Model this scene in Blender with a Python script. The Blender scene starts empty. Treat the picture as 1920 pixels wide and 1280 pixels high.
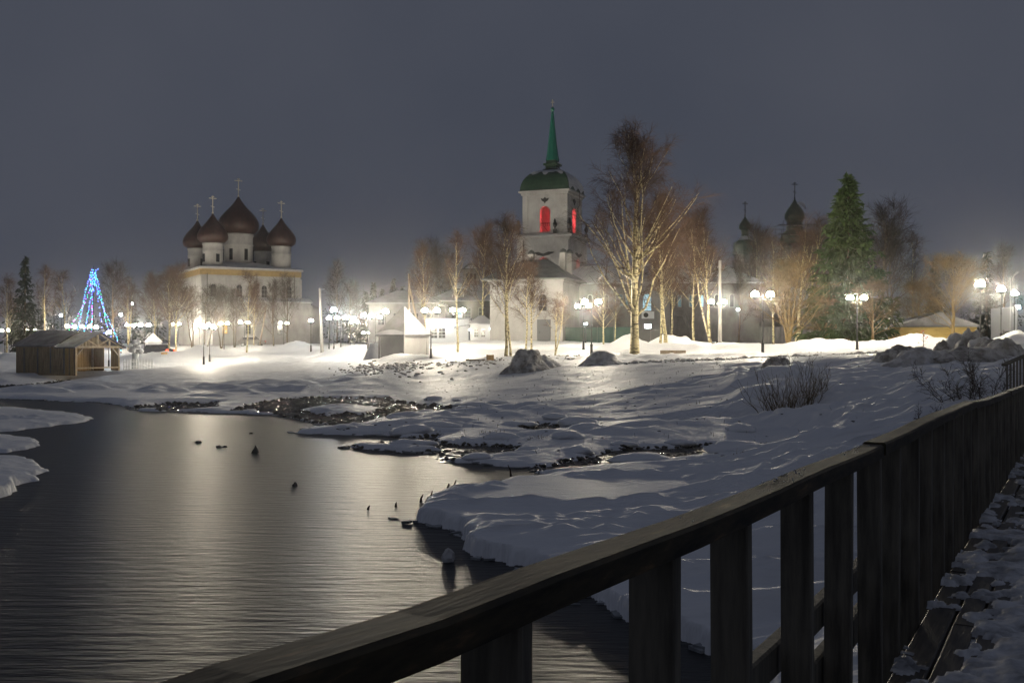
import bpy, bmesh, math, random
import numpy as np
from mathutils import Vector

sc = bpy.context.scene
col = sc.collection
R = math.radians

# ------------------------------------------------------------------ camera
CAM_Z = 3.0
FPX = 1900.0
HOR = 650.0
cd = bpy.data.cameras.new('camera')
cam = bpy.data.objects.new('camera', cd)
col.objects.link(cam)
cam.location = (0, 0, CAM_Z)
cam.rotation_euler = (R(90), 0, 0)
cd.sensor_width = 36.0
cd.lens = 36.0 * FPX / 1920.0
cd.shift_y = (HOR - 640.0) / 1920.0
cd.clip_start = 0.05
cd.clip_end = 5000
sc.camera = cam

# ------------------------------------------------------------------ overcast night sky
w = bpy.data.worlds.new('World')
sc.world = w
w.use_nodes = True
nt = w.node_tree
nt.nodes.clear()
wo = nt.nodes.new('ShaderNodeOutputWorld')
bg = nt.nodes.new('ShaderNodeBackground')
bg.inputs['Strength'].default_value = 1.07
tc = nt.nodes.new('ShaderNodeTexCoord')
nz = nt.nodes.new('ShaderNodeTexNoise')
nz.inputs['Scale'].default_value = 2.3
nz.inputs['Detail'].default_value = 4.0
cr = nt.nodes.new('ShaderNodeValToRGB')
cr.color_ramp.elements[0].position = 0.3
cr.color_ramp.elements[0].color = (0.047, 0.054, 0.075, 1)
cr.color_ramp.elements[1].position = 0.7
cr.color_ramp.elements[1].color = (0.066, 0.072, 0.093, 1)
nt.links.new(tc.outputs['Generated'], nz.inputs['Vector'])
nt.links.new(nz.outputs['Fac'], cr.inputs['Fac'])
nt.links.new(cr.outputs['Color'], bg.inputs['Color'])
nt.links.new(bg.outputs['Background'], wo.inputs['Surface'])

sc.view_settings.view_transform = 'Standard'
sc.view_settings.look = 'None'
sc.view_settings.exposure = 0.0
sc.view_settings.gamma = 1.0
sc.render.engine = 'CYCLES'
cy = sc.cycles
cy.use_denoising = True
cy.max_bounces = 6
cy.diffuse_bounces = 2
cy.glossy_bounces = 3
cy.transmission_bounces = 4
cy.volume_bounces = 0
cy.transparent_max_bounces = 8
cy.sample_clamp_indirect = 3.0
cy.use_light_tree = True
cy.caustics_reflective = False
cy.caustics_refractive = False

LAMP_POWER = 1420.0
HAZE_DENSITY = 0.00036

# ------------------------------------------------------------------ helpers
def P(px, py, Y):
    """place in the world seen at photograph pixel (px, py) at depth Y metres"""
    return ((px - 960.0) / FPX * Y, Y, CAM_Z - (py - HOR) / FPX * Y)

def PX(px, Y):
    return (px - 960.0) / FPX * Y

def ZAT(py, Y):
    return CAM_Z - (py - HOR) / FPX * Y

def tag(o, label=None, cat=None, group=None, kind=None):
    if label: o['label'] = label
    if cat: o['category'] = cat
    if group: o['group'] = group
    if kind: o['kind'] = kind
    return o

def empty(name, loc=(0, 0, 0), rz=0.0, label=None, cat=None, group=None):
    o = bpy.data.objects.new(name, None)
    o.empty_display_size = 0.2
    col.objects.link(o)
    o.location = loc
    o.rotation_euler = (0, 0, rz)
    return tag(o, label, cat, group)

def mk(name, V, FL, mat, parent=None, smooth=False):
    V = np.asarray(V, dtype=np.float32).reshape(-1, 3)
    me = bpy.data.meshes.new(name)
    me.vertices.add(len(V))
    me.vertices.foreach_set('co', V.ravel())
    li, st, n = [], [], 0
    for F in FL:
        F = np.asarray(F, dtype=np.int32)
        if F.size == 0: continue
        k = F.shape[1]
        li.append(F.ravel())
        st.append(n + np.arange(len(F), dtype=np.int32) * k)
        n += F.size
    li = np.concatenate(li); st = np.concatenate(st)
    me.loops.add(len(li))
    me.loops.foreach_set('vertex_index', li)
    me.polygons.add(len(st))
    me.polygons.foreach_set('loop_start', st)
    me.update(calc_edges=True)
    me.validate()
    me.polygons.foreach_set('use_smooth', np.full(len(me.polygons), bool(smooth)))
    me.materials.append(mat)
    o = bpy.data.objects.new(name, me)
    col.objects.link(o)
    o.parent = parent
    return o

def copy_tree(o, parent=None):
    c = o.copy()
    col.objects.link(c)
    c.parent = parent
    for ch in o.children:
        copy_tree(ch, c)
    return c

_ICO = {}
def ico(sub):
    if sub not in _ICO:
        bm = bmesh.new()
        bmesh.ops.create_icosphere(bm, subdivisions=max(sub, 1), radius=1.0)
        V = np.array([v.co[:] for v in bm.verts]); F = np.array([[v.index for v in f.verts] for f in bm.faces])
        bm.free()
        _ICO[sub] = (V, F)
    return _ICO[sub]

class G:
    """collects geometry for ONE mesh object"""
    def __init__(self):
        self.V = []; self.F = {}; self.n = 0
    def add(self, V, FL):
        V = np.asarray(V, dtype=np.float64).reshape(-1, 3)
        for F in FL:
            F = np.asarray(F, dtype=np.int64)
            if F.size: self.F.setdefault(F.shape[1], []).append(F + self.n)
        self.V.append(V); self.n += len(V)
        return self
    def box(self, cx, cy, cz, sx, sy, sz, rz=0.0, top=1.0):
        x, y, z = sx / 2, sy / 2, sz / 2
        V = np.array([[-x, -y, -z], [x, -y, -z], [x, y, -z], [-x, y, -z], [-x * top, -y * top, z], [x * top, -y * top, z], [x * top, y * top, z], [-x * top, y * top, z]])
        if rz:
            c, s = math.cos(rz), math.sin(rz)
            V[:, :2] = V[:, :2] @ np.array([[c, s], [-s, c]])
        V += (cx, cy, cz)
        return self.add(V, [[[0, 3, 2, 1], [4, 5, 6, 7], [0, 1, 5, 4], [1, 2, 6, 5], [2, 3, 7, 6], [3, 0, 4, 7]]])
    def bar(self, a, b, wx, wy):
        """rectangular bar between two points"""
        a = np.array(a, float); b = np.array(b, float); t = b - a; L = np.linalg.norm(t); t /= L
        ref = np.array([0, 0, 1.0]) if abs(t[2]) < 0.9 else np.array([1.0, 0, 0])
        s = np.cross(t, ref); s /= np.linalg.norm(s); u = np.cross(s, t)
        V = []
        for p in (a, b):
            for i, j in ((-1, -1), (1, -1), (1, 1), (-1, 1)):
                V.append(p + s * i * wx / 2 + u * j * wy / 2)
        return self.add(V, [[[0, 1, 2, 3], [7, 6, 5, 4], [0, 4, 5, 1], [1, 5, 6, 2], [2, 6, 7, 3], [3, 7, 4, 0]]])
    def tube(self, pts, r, n=6, cap=True):
        pts = np.array(pts, float); K = len(pts)
        r = np.broadcast_to(np.asarray(r, float), (K,))
        V, F = strands(pts[None], r[None], n)
        self.add(V, [F])
        if cap and n > 2:
            self.F.setdefault(n, []).append(np.array([[self.n - n * K + i for i in range(n)][::-1], [self.n - n + i for i in range(n)]]))
        return self
    def lathe(self, prof, n=16, c=(0, 0, 0), a0=0.0, cap=True):
        K = len(prof); a = a0 + np.arange(n) * 2 * math.pi / n
        V = np.array([[r * math.cos(t) + c[0], r * math.sin(t) + c[1], z + c[2]] for r, z in prof for t in a])
        F = []
        for k in range(K - 1):
            for i in range(n):
                j = (i + 1) % n
                F.append([k * n + i, k * n + j, k * n + n + j, k * n + n + i])
        self.add(V, [F])
        if cap:
            b = self.n - n * K
            self.F.setdefault(n, []).append(np.array([[b + i for i in range(n)][::-1], [self.n - n + i for i in range(n)]]))
        return self
    def prism(self, poly, origin, ax, ay, ext):
        """flat polygon (list of 2d points) in plane ax, ay, pushed along ext"""
        o = np.array(origin, float); ax = np.array(ax, float); ay = np.array(ay, float); ext = np.array(ext, float)
        A = np.array([o + ax * p[0] + ay * p[1] for p in poly]); n = len(A)
        V = np.vstack([A, A + ext])
        return self.add(V, [[[i, (i + 1) % n, n + (i + 1) % n, n + i] for i in range(n)], [list(range(n))[::-1]], [list(range(n, 2 * n))]])
    def poly(self, pts):
        return self.add(pts, [[list(range(len(pts)))]])
    def blob(self, c, rad, seed, sub=2, amp=0.25, freq=1.4, flat=None):
        V, F = ico(sub)
        V = V.copy()
        off = np.array([seed * 1.37 % 50, seed * 2.11 % 50])
        nn = fbm(V[:, 0] * freq + off[0] + V[:, 2] * 0.9, V[:, 1] * freq + off[1] + V[:, 2] * 1.3, 3, int(seed)) - 0.5
        V = V * (1 + amp * 2 * nn)[:, None]
        V = V * np.array(rad) + np.array(c)
        if flat is not None: V[:, 2] = np.maximum(V[:, 2], flat)
        return self.add(V, [F])
    def build(self, name, mat, parent=None, smooth=False):
        V = np.vstack(self.V)
        return mk(name, V, [np.vstack(f) for f in self.F.values()], mat, parent, smooth)

def strands(Pn, Rn, n=3):
    """many tubes at once: Pn (N,K,3), Rn (N,K)"""
    N, K, _ = Pn.shape
    T = np.empty_like(Pn)
    T[:, 1:-1] = Pn[:, 2:] - Pn[:, :-2]
    T[:, 0] = Pn[:, 1] - Pn[:, 0]; T[:, -1] = Pn[:, -1] - Pn[:, -2]
    T /= np.linalg.norm(T, axis=2, keepdims=True) + 1e-9
    M = T.mean(axis=1)
    ref = np.where(np.abs(M[:, 2:3]) > 0.8, np.array([[1.0, 0.1, 0.0]]), np.array([[0.0, 0.1, 1.0]]))
    S = np.cross(T, np.repeat(ref[:, None, :], K, axis=1)); S /= np.linalg.norm(S, axis=2, keepdims=True) + 1e-9
    U = np.cross(S, T)
    a = np.arange(n) * 2 * math.pi / n
    V = Pn[:, :, None, :] + Rn[:, :, None, None] * (np.cos(a)[None, None, :, None] * S[:, :, None, :] + np.sin(a)[None, None, :, None] * U[:, :, None, :])
    i = np.arange(n); j = (i + 1) % n
    q = np.stack([i, j, n + j, n + i], axis=1)
    F = (np.arange(N)[:, None, None, None] * K * n + np.arange(K - 1)[None, :, None, None] * n + q[None, None]).reshape(-1, 4)
    return V.reshape(-1, 3), F

# ------------------------------------------------------------------ noise
def _hash(ix, iy, seed):
    h = (ix.astype(np.int64) * 374761393 + iy.astype(np.int64) * 668265263 + seed * 1274126177) & 0xFFFFFFFF
    h = ((h ^ (h >> 13)) * 1103515245) & 0xFFFFFFFF
    h = ((h ^ (h >> 16)) * 2246822519) & 0xFFFFFFFF
    return ((h ^ (h >> 15)) & 0xFFFFFF) / float(0xFFFFFF)

def vnoise(x, y, seed=0):
    x = np.asarray(x, float); y = np.asarray(y, float)
    ix = np.floor(x); iy = np.floor(y); fx = x - ix; fy = y - iy
    ix = ix.astype(np.int64); iy = iy.astype(np.int64)
    ux = fx * fx * fx * (fx * (fx * 6 - 15) + 10); uy = fy * fy * fy * (fy * (fy * 6 - 15) + 10)
    a = _hash(ix, iy, seed); b = _hash(ix + 1, iy, seed); c = _hash(ix, iy + 1, seed); d = _hash(ix + 1, iy + 1, seed)
    return (a + (b - a) * ux) * (1 - uy) + (c + (d - c) * ux) * uy

def fbm(x, y, octaves=4, seed=0, gain=0.5):
    s = np.zeros(np.shape(x)); a = 0.5; t = 0
    for o in range(octaves):
        s = s + a * vnoise(np.asarray(x) * 2 ** o + 17.3 * o, np.asarray(y) * 2 ** o - 9.1 * o, seed + o); t += a; a *= gain
    return s / t

def sstep(a, b, x):
    t = np.clip((x - a) / (b - a), 0, 1)
    return t * t * (3 - 2 * t)

# ------------------------------------------------------------------ materials
MATS = {}
def principled(name, color, rough=0.6, spec=0.4, metal=0.0, emit=None, estr=0.0):
    m = bpy.data.materials.new(name)
    m.use_nodes = True
    b = m.node_tree.nodes['Principled BSDF']
    b.inputs['Base Color'].default_value = (*color, 1)
    b.inputs['Roughness'].default_value = rough
    b.inputs['Specular IOR Level'].default_value = spec
    b.inputs['Metallic'].default_value = metal
    if emit:
        b.inputs['Emission Color'].default_value = (*emit, 1)
        b.inputs['Emission Strength'].default_value = estr
    MATS[name] = m
    return m

def noisy(name, c1, c2, scale=4.0, stretch=(1, 1, 1), rough=0.6, spec=0.35, bump=0.0, bscale=None, lo=0.35, hi=0.65, detail=5.0, metal=0.0, c3=None, dist=0.02):
    """two-tone procedural material with relief"""
    m = principled(name, c1, rough, spec, metal)
    t = m.node_tree; b = t.nodes['Principled BSDF']
    tc = t.nodes.new('ShaderNodeTexCoord'); mp = t.nodes.new('ShaderNodeMapping')
    mp.inputs['Scale'].default_value = stretch
    t.links.new(tc.outputs['Object'], mp.inputs['Vector'])
    n = t.nodes.new('ShaderNodeTexNoise'); n.inputs['Scale'].default_value = scale; n.inputs['Detail'].default_value = detail
    n.inputs['Roughness'].default_value = 0.62
    t.links.new(mp.outputs['Vector'], n.inputs['Vector'])
    r = t.nodes.new('ShaderNodeValToRGB')
    r.color_ramp.elements[0].position = lo; r.color_ramp.elements[0].color = (*c1, 1)
    r.color_ramp.elements[1].position = hi; r.color_ramp.elements[1].color = (*c2, 1)
    if c3:
        e = r.color_ramp.elements.new(min(0.98, hi + 0.12)); e.color = (*c3, 1)
    t.links.new(n.outputs['Fac'], r.inputs['Fac'])
    t.links.new(r.outputs['Color'], b.inputs['Base Color'])
    if bump:
        n2 = t.nodes.new('ShaderNodeTexNoise'); n2.inputs['Scale'].default_value = bscale or scale * 4; n2.inputs['Detail'].default_value = 6.0
        t.links.new(mp.outputs['Vector'], n2.inputs['Vector'])
        bp = t.nodes.new('ShaderNodeBump'); bp.inputs['Strength'].default_value = bump; bp.inputs['Distance'].default_value = dist
        t.links.new(n2.outputs['Fac'], bp.inputs['Height'])
        t.links.new(bp.outputs['Normal'], b.inputs['Normal'])
    return m

def emitter(name, color, strength):
    m = bpy.data.materials.new(name); m.use_nodes = True
    t = m.node_tree; t.nodes.clear()
    o = t.nodes.new('ShaderNodeOutputMaterial'); e = t.nodes.new('ShaderNodeEmission')
    e.inputs['Color'].default_value = (*color, 1); e.inputs['Strength'].default_value = strength
    t.links.new(e.outputs['Emission'], o.inputs['Surface'])
    MATS[name] = m
    return m

WARM = (1.0, 0.885, 0.69)
COOL = (0.72, 0.86, 1.0)
noisy('snow', (0.74, 0.76, 0.80), (0.82, 0.83, 0.85), 0.6, (.8, 3.4, 1), 0.55, 0.3, bump=0.6, bscale=3.2, dist=0.045)
noisy('packed_snow', (0.42, 0.40, 0.38), (0.72, 0.72, 0.73), 2.2, (1, 1, 1), 0.6, 0.3, bump=0.7, bscale=5, dist=0.06)
noisy('dirty_snow', (0.17, 0.155, 0.145), (0.60, 0.59, 0.58), 1.8, (1, 1, 1), 0.65, 0.3, bump=0.9, bscale=4, dist=0.12, lo=0.38, hi=0.62)
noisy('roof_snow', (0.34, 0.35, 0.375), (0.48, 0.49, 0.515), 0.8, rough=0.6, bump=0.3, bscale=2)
noisy('edge_ice', (0.16, 0.175, 0.19), (0.38, 0.40, 0.42), 3.0, rough=0.35, spec=0.5, bump=0.4, bscale=6)
noisy('trodden_snow', (0.20, 0.205, 0.215), (0.66, 0.67, 0.70), 5.0, (1, 1, 1), 0.5, 0.4, bump=0.8, bscale=9, dist=0.02, lo=0.34, hi=0.60)
noisy('ice_clear', (0.55, 0.62, 0.66), (0.75, 0.80, 0.82), 2.0, rough=0.2, spec=0.5, bump=0.3, bscale=5)
noisy('rail_wood', (0.014, 0.012, 0.008), (0.060, 0.047, 0.026), 3.2, (9, 1.5, 9), 0.65, 0.25, bump=0.4, bscale=9, dist=0.003, lo=0.36, hi=0.60, c3=(0.16, 0.10, 0.05))
noisy('baluster_wood', (0.085, 0.078, 0.064), (0.21, 0.19, 0.15), 2.5, (9, 9, 0.9), 0.7, 0.3, bump=0.5, bscale=7, dist=0.005)
noisy('deck_wood', (0.045, 0.040, 0.034), (0.11, 0.095, 0.075), 4.0, (9, 0.8, 6), 0.5, 0.45, bump=0.5, bscale=7, dist=0.005)
noisy('old_planks', (0.17, 0.13, 0.08), (0.33, 0.25, 0.15), 2.0, (5, 5, 0.5), 0.75, 0.2, bump=0.5, bscale=8, dist=0.02)
noisy('new_planks', (0.30, 0.19, 0.075), (0.46, 0.30, 0.13), 2.0, (5, 5, 0.5), 0.7, 0.25, bump=0.4, bscale=8, dist=0.02)
noisy('beam_wood', (0.33, 0.25, 0.15), (0.50, 0.40, 0.26), 2.0, (2, 2, 2), 0.7, 0.25, bump=0.3)
noisy('plaster', (0.20, 0.197, 0.193), (0.28, 0.276, 0.27), 0.7, (1, 1, 0.6), 0.8, 0.2, bump=0.35, bscale=2.5, lo=0.3, hi=0.6)
noisy('whitewash', (0.24, 0.236, 0.232), (0.34, 0.336, 0.33), 0.7, (1, 1, 0.6), 0.8, 0.2, bump=0.35, bscale=2.5, lo=0.3, hi=0.6)
noisy('worn_plaster', (0.075, 0.07, 0.068), (0.16, 0.155, 0.15), 0.45, (1, 1, 0.6), 0.85, 0.2, bump=0.5, bscale=2, lo=0.35, hi=0.62)
noisy('ochre_board', (0.42, 0.30, 0.09), (0.55, 0.40, 0.13), 1.5, (1, 1, 5), 0.7, 0.2, bump=0.3)
noisy('cornice_yellow', (0.22, 0.155, 0.06), (0.30, 0.21, 0.085), 1.2, rough=0.7)
noisy('dome_wood', (0.022, 0.011, 0.010), (0.050, 0.023, 0.020), 1.6, (1, 1, 0.6), 0.5, 0.4, bump=0.6, bscale=3, c3=(0.09, 0.048, 0.042), dist=0.08)
noisy('green_roof', (0.012, 0.032, 0.020), (0.028, 0.055, 0.034), 1.5, rough=0.45, spec=0.4, bump=0.2)
noisy('spire_green', (0.010, 0.085, 0.062), (0.018, 0.125, 0.090), 1.0, (1, 1, 0.3), 0.4, 0.5, bump=0.2)
noisy('roof_iron', (0.045, 0.05, 0.05), (0.10, 0.105, 0.105), 1.2, rough=0.5, spec=0.4, bump=0.3)
noisy('grey_wood', (0.10, 0.10, 0.10), (0.19, 0.185, 0.18), 1.2, (3, 3, 0.5), 0.8, 0.2, bump=0.4)
noisy('shed_roofing', (0.09, 0.09, 0.095), (0.20, 0.20, 0.21), 1.1, rough=0.6, bump=0.4, bscale=5)
noisy('green_netting', (0.015, 0.038, 0.031), (0.03, 0.06, 0.049), 2.0, (1, 1, 0.3), 0.7, 0.2, bump=0.5, bscale=3)
noisy('concrete', (0.38, 0.36, 0.33), (0.52, 0.50, 0.46), 2.5, (1, 1, 0.4), 0.8, 0.2, bump=0.3)
noisy('pole_wood', (0.15, 0.12, 0.09), (0.26, 0.21, 0.15), 3, (3, 3, 0.3), 0.8, 0.2, bump=0.5)
noisy('bark_birch', (0.05, 0.04, 0.025), (0.50, 0.43, 0.25), 2.3, (1.0, 1.0, 3.6), 0.75, 0.2, bump=0.6, bscale=7, lo=0.40, hi=0.50)
noisy('bark_dark', (0.06, 0.045, 0.03), (0.14, 0.105, 0.065), 3.0, (2, 2, 0.6), 0.85, 0.2, bump=0.8, bscale=8)
noisy('bark_willow', (0.12, 0.085, 0.035), (0.23, 0.165, 0.065), 3.0, (2, 2, 0.6), 0.8, 0.2, bump=0.6)
noisy('twig_birch', (0.045, 0.026, 0.018), (0.085, 0.048, 0.030), 1.2, rough=0.8, spec=0.2)
noisy('twig_dark', (0.030, 0.022, 0.018), (0.060, 0.043, 0.033), 1.2, rough=0.85, spec=0.2)
noisy('twig_willow', (0.060, 0.040, 0.014), (0.115, 0.078, 0.026), 1.2, rough=0.8, spec=0.2)
noisy('needles', (0.013, 0.029, 0.005), (0.029, 0.050, 0.009), 1.0, rough=0.75, spec=0.25)
noisy('needles_far', (0.018, 0.026, 0.018), (0.035, 0.045, 0.030), 1.0, rough=0.85, spec=0.2)
noisy('wet_stone', (0.018, 0.017, 0.015), (0.055, 0.050, 0.042), 6.0, rough=0.16, spec=0.6, bump=0.3)
noisy('moss', (0.09, 0.065, 0.02), (0.17, 0.11, 0.03), 6.0, rough=0.8, bump=0.5)
principled('lamp_iron', (0.018, 0.019, 0.020), 0.4, 0.5)
principled('black_iron', (0.02, 0.02, 0.02), 0.5, 0.4)
principled('dark_glass', (0.012, 0.014, 0.018), 0.12, 0.5)
principled('door_grey', (0.07, 0.073, 0.078), 0.6)
principled('gilded', (0.62, 0.56, 0.42), 0.35, 0.5, 0.6)
principled('dark_cross', (0.05, 0.045, 0.04), 0.5)
principled('car_paint', (0.018, 0.024, 0.035), 0.25, 0.5)
principled('tyre', (0.012, 0.012, 0.012), 0.8)
principled('white_paint', (0.75, 0.77, 0.78), 0.6)
principled('light_metal', (0.26, 0.275, 0.29), 0.4, 0.5, 0.4)
principled('red_plastic', (0.4, 0.02, 0.01), 0.4)
emitter('globe_warm', WARM, LAMP_POWER)
emitter('globe_cool', COOL, LAMP_POWER * 0.25)
emitter('globe_far', WARM, LAMP_POWER * 0.62)
emitter('tail_light', (1.0, 0.07, 0.02), 6.0)
emitter('window_lit', (0.50, 0.85, 1.0), .8)
emitter('window_dim', (0.45, 0.80, 0.9), .16)
emitter('window_warm', (1.0, 0.62, 0.20), 0.7)
emitter('shop_light', (0.88, 0.95, 1.0), 9.0)
emitter('belfry_red', (1.0, 0.035, 0.05), 420.0)
emitter('bulb_blue', (0.10, 0.16, 1.0), 15.0)
emitter('bulb_teal', (0.05, 0.75, 0.95), 8.0)
emitter('bulb_green', (0.05, 0.95, 0.35), 6.0)
emitter('bulb_violet', (0.40, 0.08, 1.0), 13.0)
# ================================================================== ground, ice and river
CTRL = []
for px, py, Y in [(0,735,62),(0,706,80),(100,701,88),(230,697,88),(10,662,150),(50,661,170),(270,665,150),(382,684,108),(393,678,115),(374,663,140),
    (300,691,95),(300,715,75),(300,737,64),(460,660,135),(450,690,95),(450,720,70),(450,742,60),(583,664,122),(626,666,112),(600,690,90),
    (600,715,68),(600,738,58),(723,665,96),(760,664,88),(720,690,75),(700,715,60),(720,742,52),(807,673,82),(858,660,100),(948,668,76),
    (900,700,60),(900,730,48),(900,762,43),(900,800,36),(985,657,90),(990,692,62),(1040,667,78),(1109,668,76),(1094,657,94),(1190,664,72),
    (1100,700,55),(1100,742,44),(1100,782,37),(1100,830,30),(1000,921,19.5),(900,960,17),(1000,1058,13),(1150,1126,11),(1400,1230,9),(1300,945,18),
    (1430,665,68),(1430,700,46),(1430,742,38),(1430,784,33),(1440,822,30),(1490,758,37),(1350,860,25),(1500,870,22.5),(1500,805,29),(1600,700,43),
    (1600,762,31),(1600,825,24),(1607,656,76),(1750,700,38),(1750,748,25),(1810,716,27),(1838,655,63),(1900,665,45),(1920,702,27),(1780,768,24),
    (1700,795,21),(850,640,107),(1000,640,107),(1100,640,107),(1300,642,112),(440,648,165),(600,648,165),(500,645,200),(200,652,200),
    (1400,645,150),(1750,646,100),(1890,640,88),(0,648,300),(960,641,300),(1920,640,300),(0,644,700),(960,644,700),(1920,644,700),(-400,655,200),(2400,645,150)]:
    CTRL.append(P(px, py, Y))
CTRL += [(-10, 20, .15), (-25, 30, .15), (0, 10, .15), (-5, 6, .15), (-40, 55, .15), (-14, 38, .15), (-60, 70, .3), (4, 9, .22), (6, 12, .32), (7.5, 16, .75),
         (9, 18, 1.0), (12, 20, 1.3), (14, 22, 1.7), (8, 10, .4), (14, 14, 1.0), (3, 20, .28), (6, 22, .45), (20, 22, 2.0), (30, 30, 2.3), (2, 5, .2), (8, 5, .4)]
CTRL = np.array(CTRL)

def _tps_fit(C, smooth=0.02):
    s = 40.0
    xy = C[:, :2] / s; n = len(C)
    d = np.linalg.norm(xy[:, None] - xy[None], axis=2)
    K = np.where(d > 0, d * d * np.log(d + 1e-12), 0) + np.eye(n) * smooth
    Pm = np.c_[np.ones(n), xy]
    A = np.block([[K, Pm], [Pm.T, np.zeros((3, 3))]])
    return xy, np.linalg.solve(A, np.r_[C[:, 2], 0, 0, 0]), s
_TX, _TW, _TS = _tps_fit(CTRL)

def base_height(X, Y):
    X = np.asarray(X, float); Y = np.asarray(Y, float)
    sh = X.shape; x = X.ravel() / _TS; y = Y.ravel() / _TS
    out = _TW[-3] + _TW[-2] * x + _TW[-1] * y
    for i in range(len(_TX)):
        d2 = (x - _TX[i, 0]) ** 2 + (y - _TX[i, 1]) ** 2
        out += _TW[i] * 0.5 * d2 * np.log(d2 + 1e-12)
    return out.reshape(sh)

def wpoly(pts):
    """waterline given in photograph pixels, laid on the water plane z = 0"""
    o = []
    for px, py in pts:
        Y = CAM_Z * FPX / (py - HOR)
        o.append((PX(px, Y), Y))
    return np.array(o)

WATER = wpoly([(-900,745),(-80,746),(30,748),(110,752),(180,754),(240,762),(262,770),(330,772),(400,774),(445,775),(520,778),(560,786),(605,796),(650,802),
    (590,803),(548,812),(620,815),(730,817),(770,822),(735,828),(690,834),(648,838),(700,843),(760,848),(810,851),(858,856),(838,862),(880,868),(935,873),(985,876),
    (1012,880),(1000,887),(1030,892),(965,906),(945,915),(900,924),(842,936),(800,950),(781,962),(779,975),(800,984),(835,993),(865,1001),(888,1012),(870,1026),
    (905,1040),(940,1050),(962,1061),(1000,1078),(1050,1094),(1092,1108),(1100,1130),(1135,1156),(1172,1166),(1230,1180),(1270,1190),(1290,1205),(1330,1228),
    (1420,1275),(1440,1500),(1300,4000),(-4000,4000)])
ISLANDS = [wpoly([(-400,766),(-100,766),(40,768),(110,775),(160,782),(172,788),(130,795),(60,803),(0,811),(-400,815)]),
           wpoly([(-400,822),(-20,818),(35,822),(62,828),(70,835),(40,843),(0,850),(-400,850)]),
           wpoly([(-400,858),(-60,856),(30,860),(72,873),(82,883),(50,905),(10,930),(-40,955),(-400,990)])]
PEBBLE = [wpoly([(440,772),(480,758),(545,748),(600,746),(650,747),(720,746),(735,753),(790,760),(880,766),(870,772),(780,778),(720,787),(660,798),(640,799),(600,793),(560,784),(520,777)]),
          wpoly([(640,838),(700,828),(770,821),(815,819),(830,834),(900,836),(960,840),(1005,850),(960,863),(900,867),(838,861),(810,853),(735,847)]),
          wpoly([(985,880),(1060,869),(1100,858),(1140,846),(1200,842),(1300,838),(1400,833),(1442,838),(1380,850),(1330,853),(1250,863),(1180,871),(1100,879),(1012,886)]),
          wpoly([(236,767),(300,758),(400,756),(402,768),(330,772)]),
          wpoly([(-60,722),(0,723),(60,722),(128,712),(128,715),(70,726),(0,732),(-60,735)]),
          wpoly([(985,812),(1010,797),(1062,800),(1050,808)])]
TONGUES = [wpoly([(555,772),(590,764),(650,762),(722,768),(690,777),(610,781)]), wpoly([(650,837),(700,836),(790,838),(835,842),(760,850),(700,845)]),
           wpoly([(840,862),(900,858),(960,850),(1060,846),(1130,850),(1100,858),(1000,868),(930,871)]), wpoly([(760,786),(800,776),(890,774),(930,780),(860,788)])]

def sdist(poly, X, Y):
    """signed distance to a polygon, positive inside"""
    n = len(poly); best = np.full(X.shape, 1e9); ins = np.zeros(X.shape, bool)
    for i in range(n):
        ax, ay = poly[i]; bx, by = poly[(i + 1) % n]
        dx, dy = bx - ax, by - ay
        t = np.clip(((X - ax) * dx + (Y - ay) * dy) / (dx * dx + dy * dy + 1e-12), 0, 1)
        d = (X - ax - t * dx) ** 2 + (Y - ay - t * dy) ** 2
        best = np.minimum(best, d)
        if abs(dy) > 1e-9:
            ins ^= ((ay > Y) != (by > Y)) & (X < dx * (Y - ay) / dy + ax)
    d = np.sqrt(best)
    return np.where(ins, d, -d)

def wet(X, Y):
    """distance into open water (positive) and into pebble shallows, with a ragged edge"""
    jx = X + (fbm(X * 1.1, Y * 1.1, 3, 5) - .5) * .55 + (fbm(X * 4.3, Y * 4.3, 2, 15) - .5) * .16; jy = Y + (fbm(X * .9 + 40, Y * .9, 3, 6) - .5) * .8 + (fbm(X * 4.1 + 9, Y * 4.1, 2, 16) - .5) * .2
    w = sdist(WATER, jx, jy)
    for p in ISLANDS: w = np.minimum(w, -sdist(p, jx, jy))
    pb = np.full(X.shape, -1e3)
    for p in PEBBLE: pb = np.maximum(pb, sdist(p, jx, jy))
    for p in TONGUES: pb = np.minimum(pb, -sdist(p, jx, jy))
    return w, pb

# mounds and ridges of ploughed snow: (px, depth, height, half width x, half width y)
MOUNDS = [(1270,89,1.15,1.9,1.6),(1235,90,.8,1.4,1.4),(1180,84,.75,1.2,1.2),(1215,86,.55,1.6,1.2),(1150,86,.55,1.0,1.0),(1300,92,.7,2.5,1.5),(1172,73,.35,.9,.8),
    (1730,78,.35,3.0,1.2),(1560,80,.25,3,1.2),(1800,74,.4,2,1.2),(1880,66,.7,1.6,1.6),(1910,56,.8,1.8,1.6),(560,130,.9,3.5,2),(530,134,.5,3,2),(650,108,1.0,2.6,1.6),(690,104,.9,2.0,1.6),(700,99,.7,1.4,1.2),
    (745,84,.55,1.6,.8),(790,83,.35,1.2,.8),(460,134,.4,3,2),(400,128,.7,4,2),(330,122,.8,3.5,2),(360,126,.6,3,2),(250,120,.8,4,2),(300,118,.5,3,2),(200,130,.8,5,2),(60,135,.9,6,2),(0,130,.8,6,2),
    (1040,84,.25,3,.7),(1090,100,.3,4,.8),(900,92,.15,5,1.0)]
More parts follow.
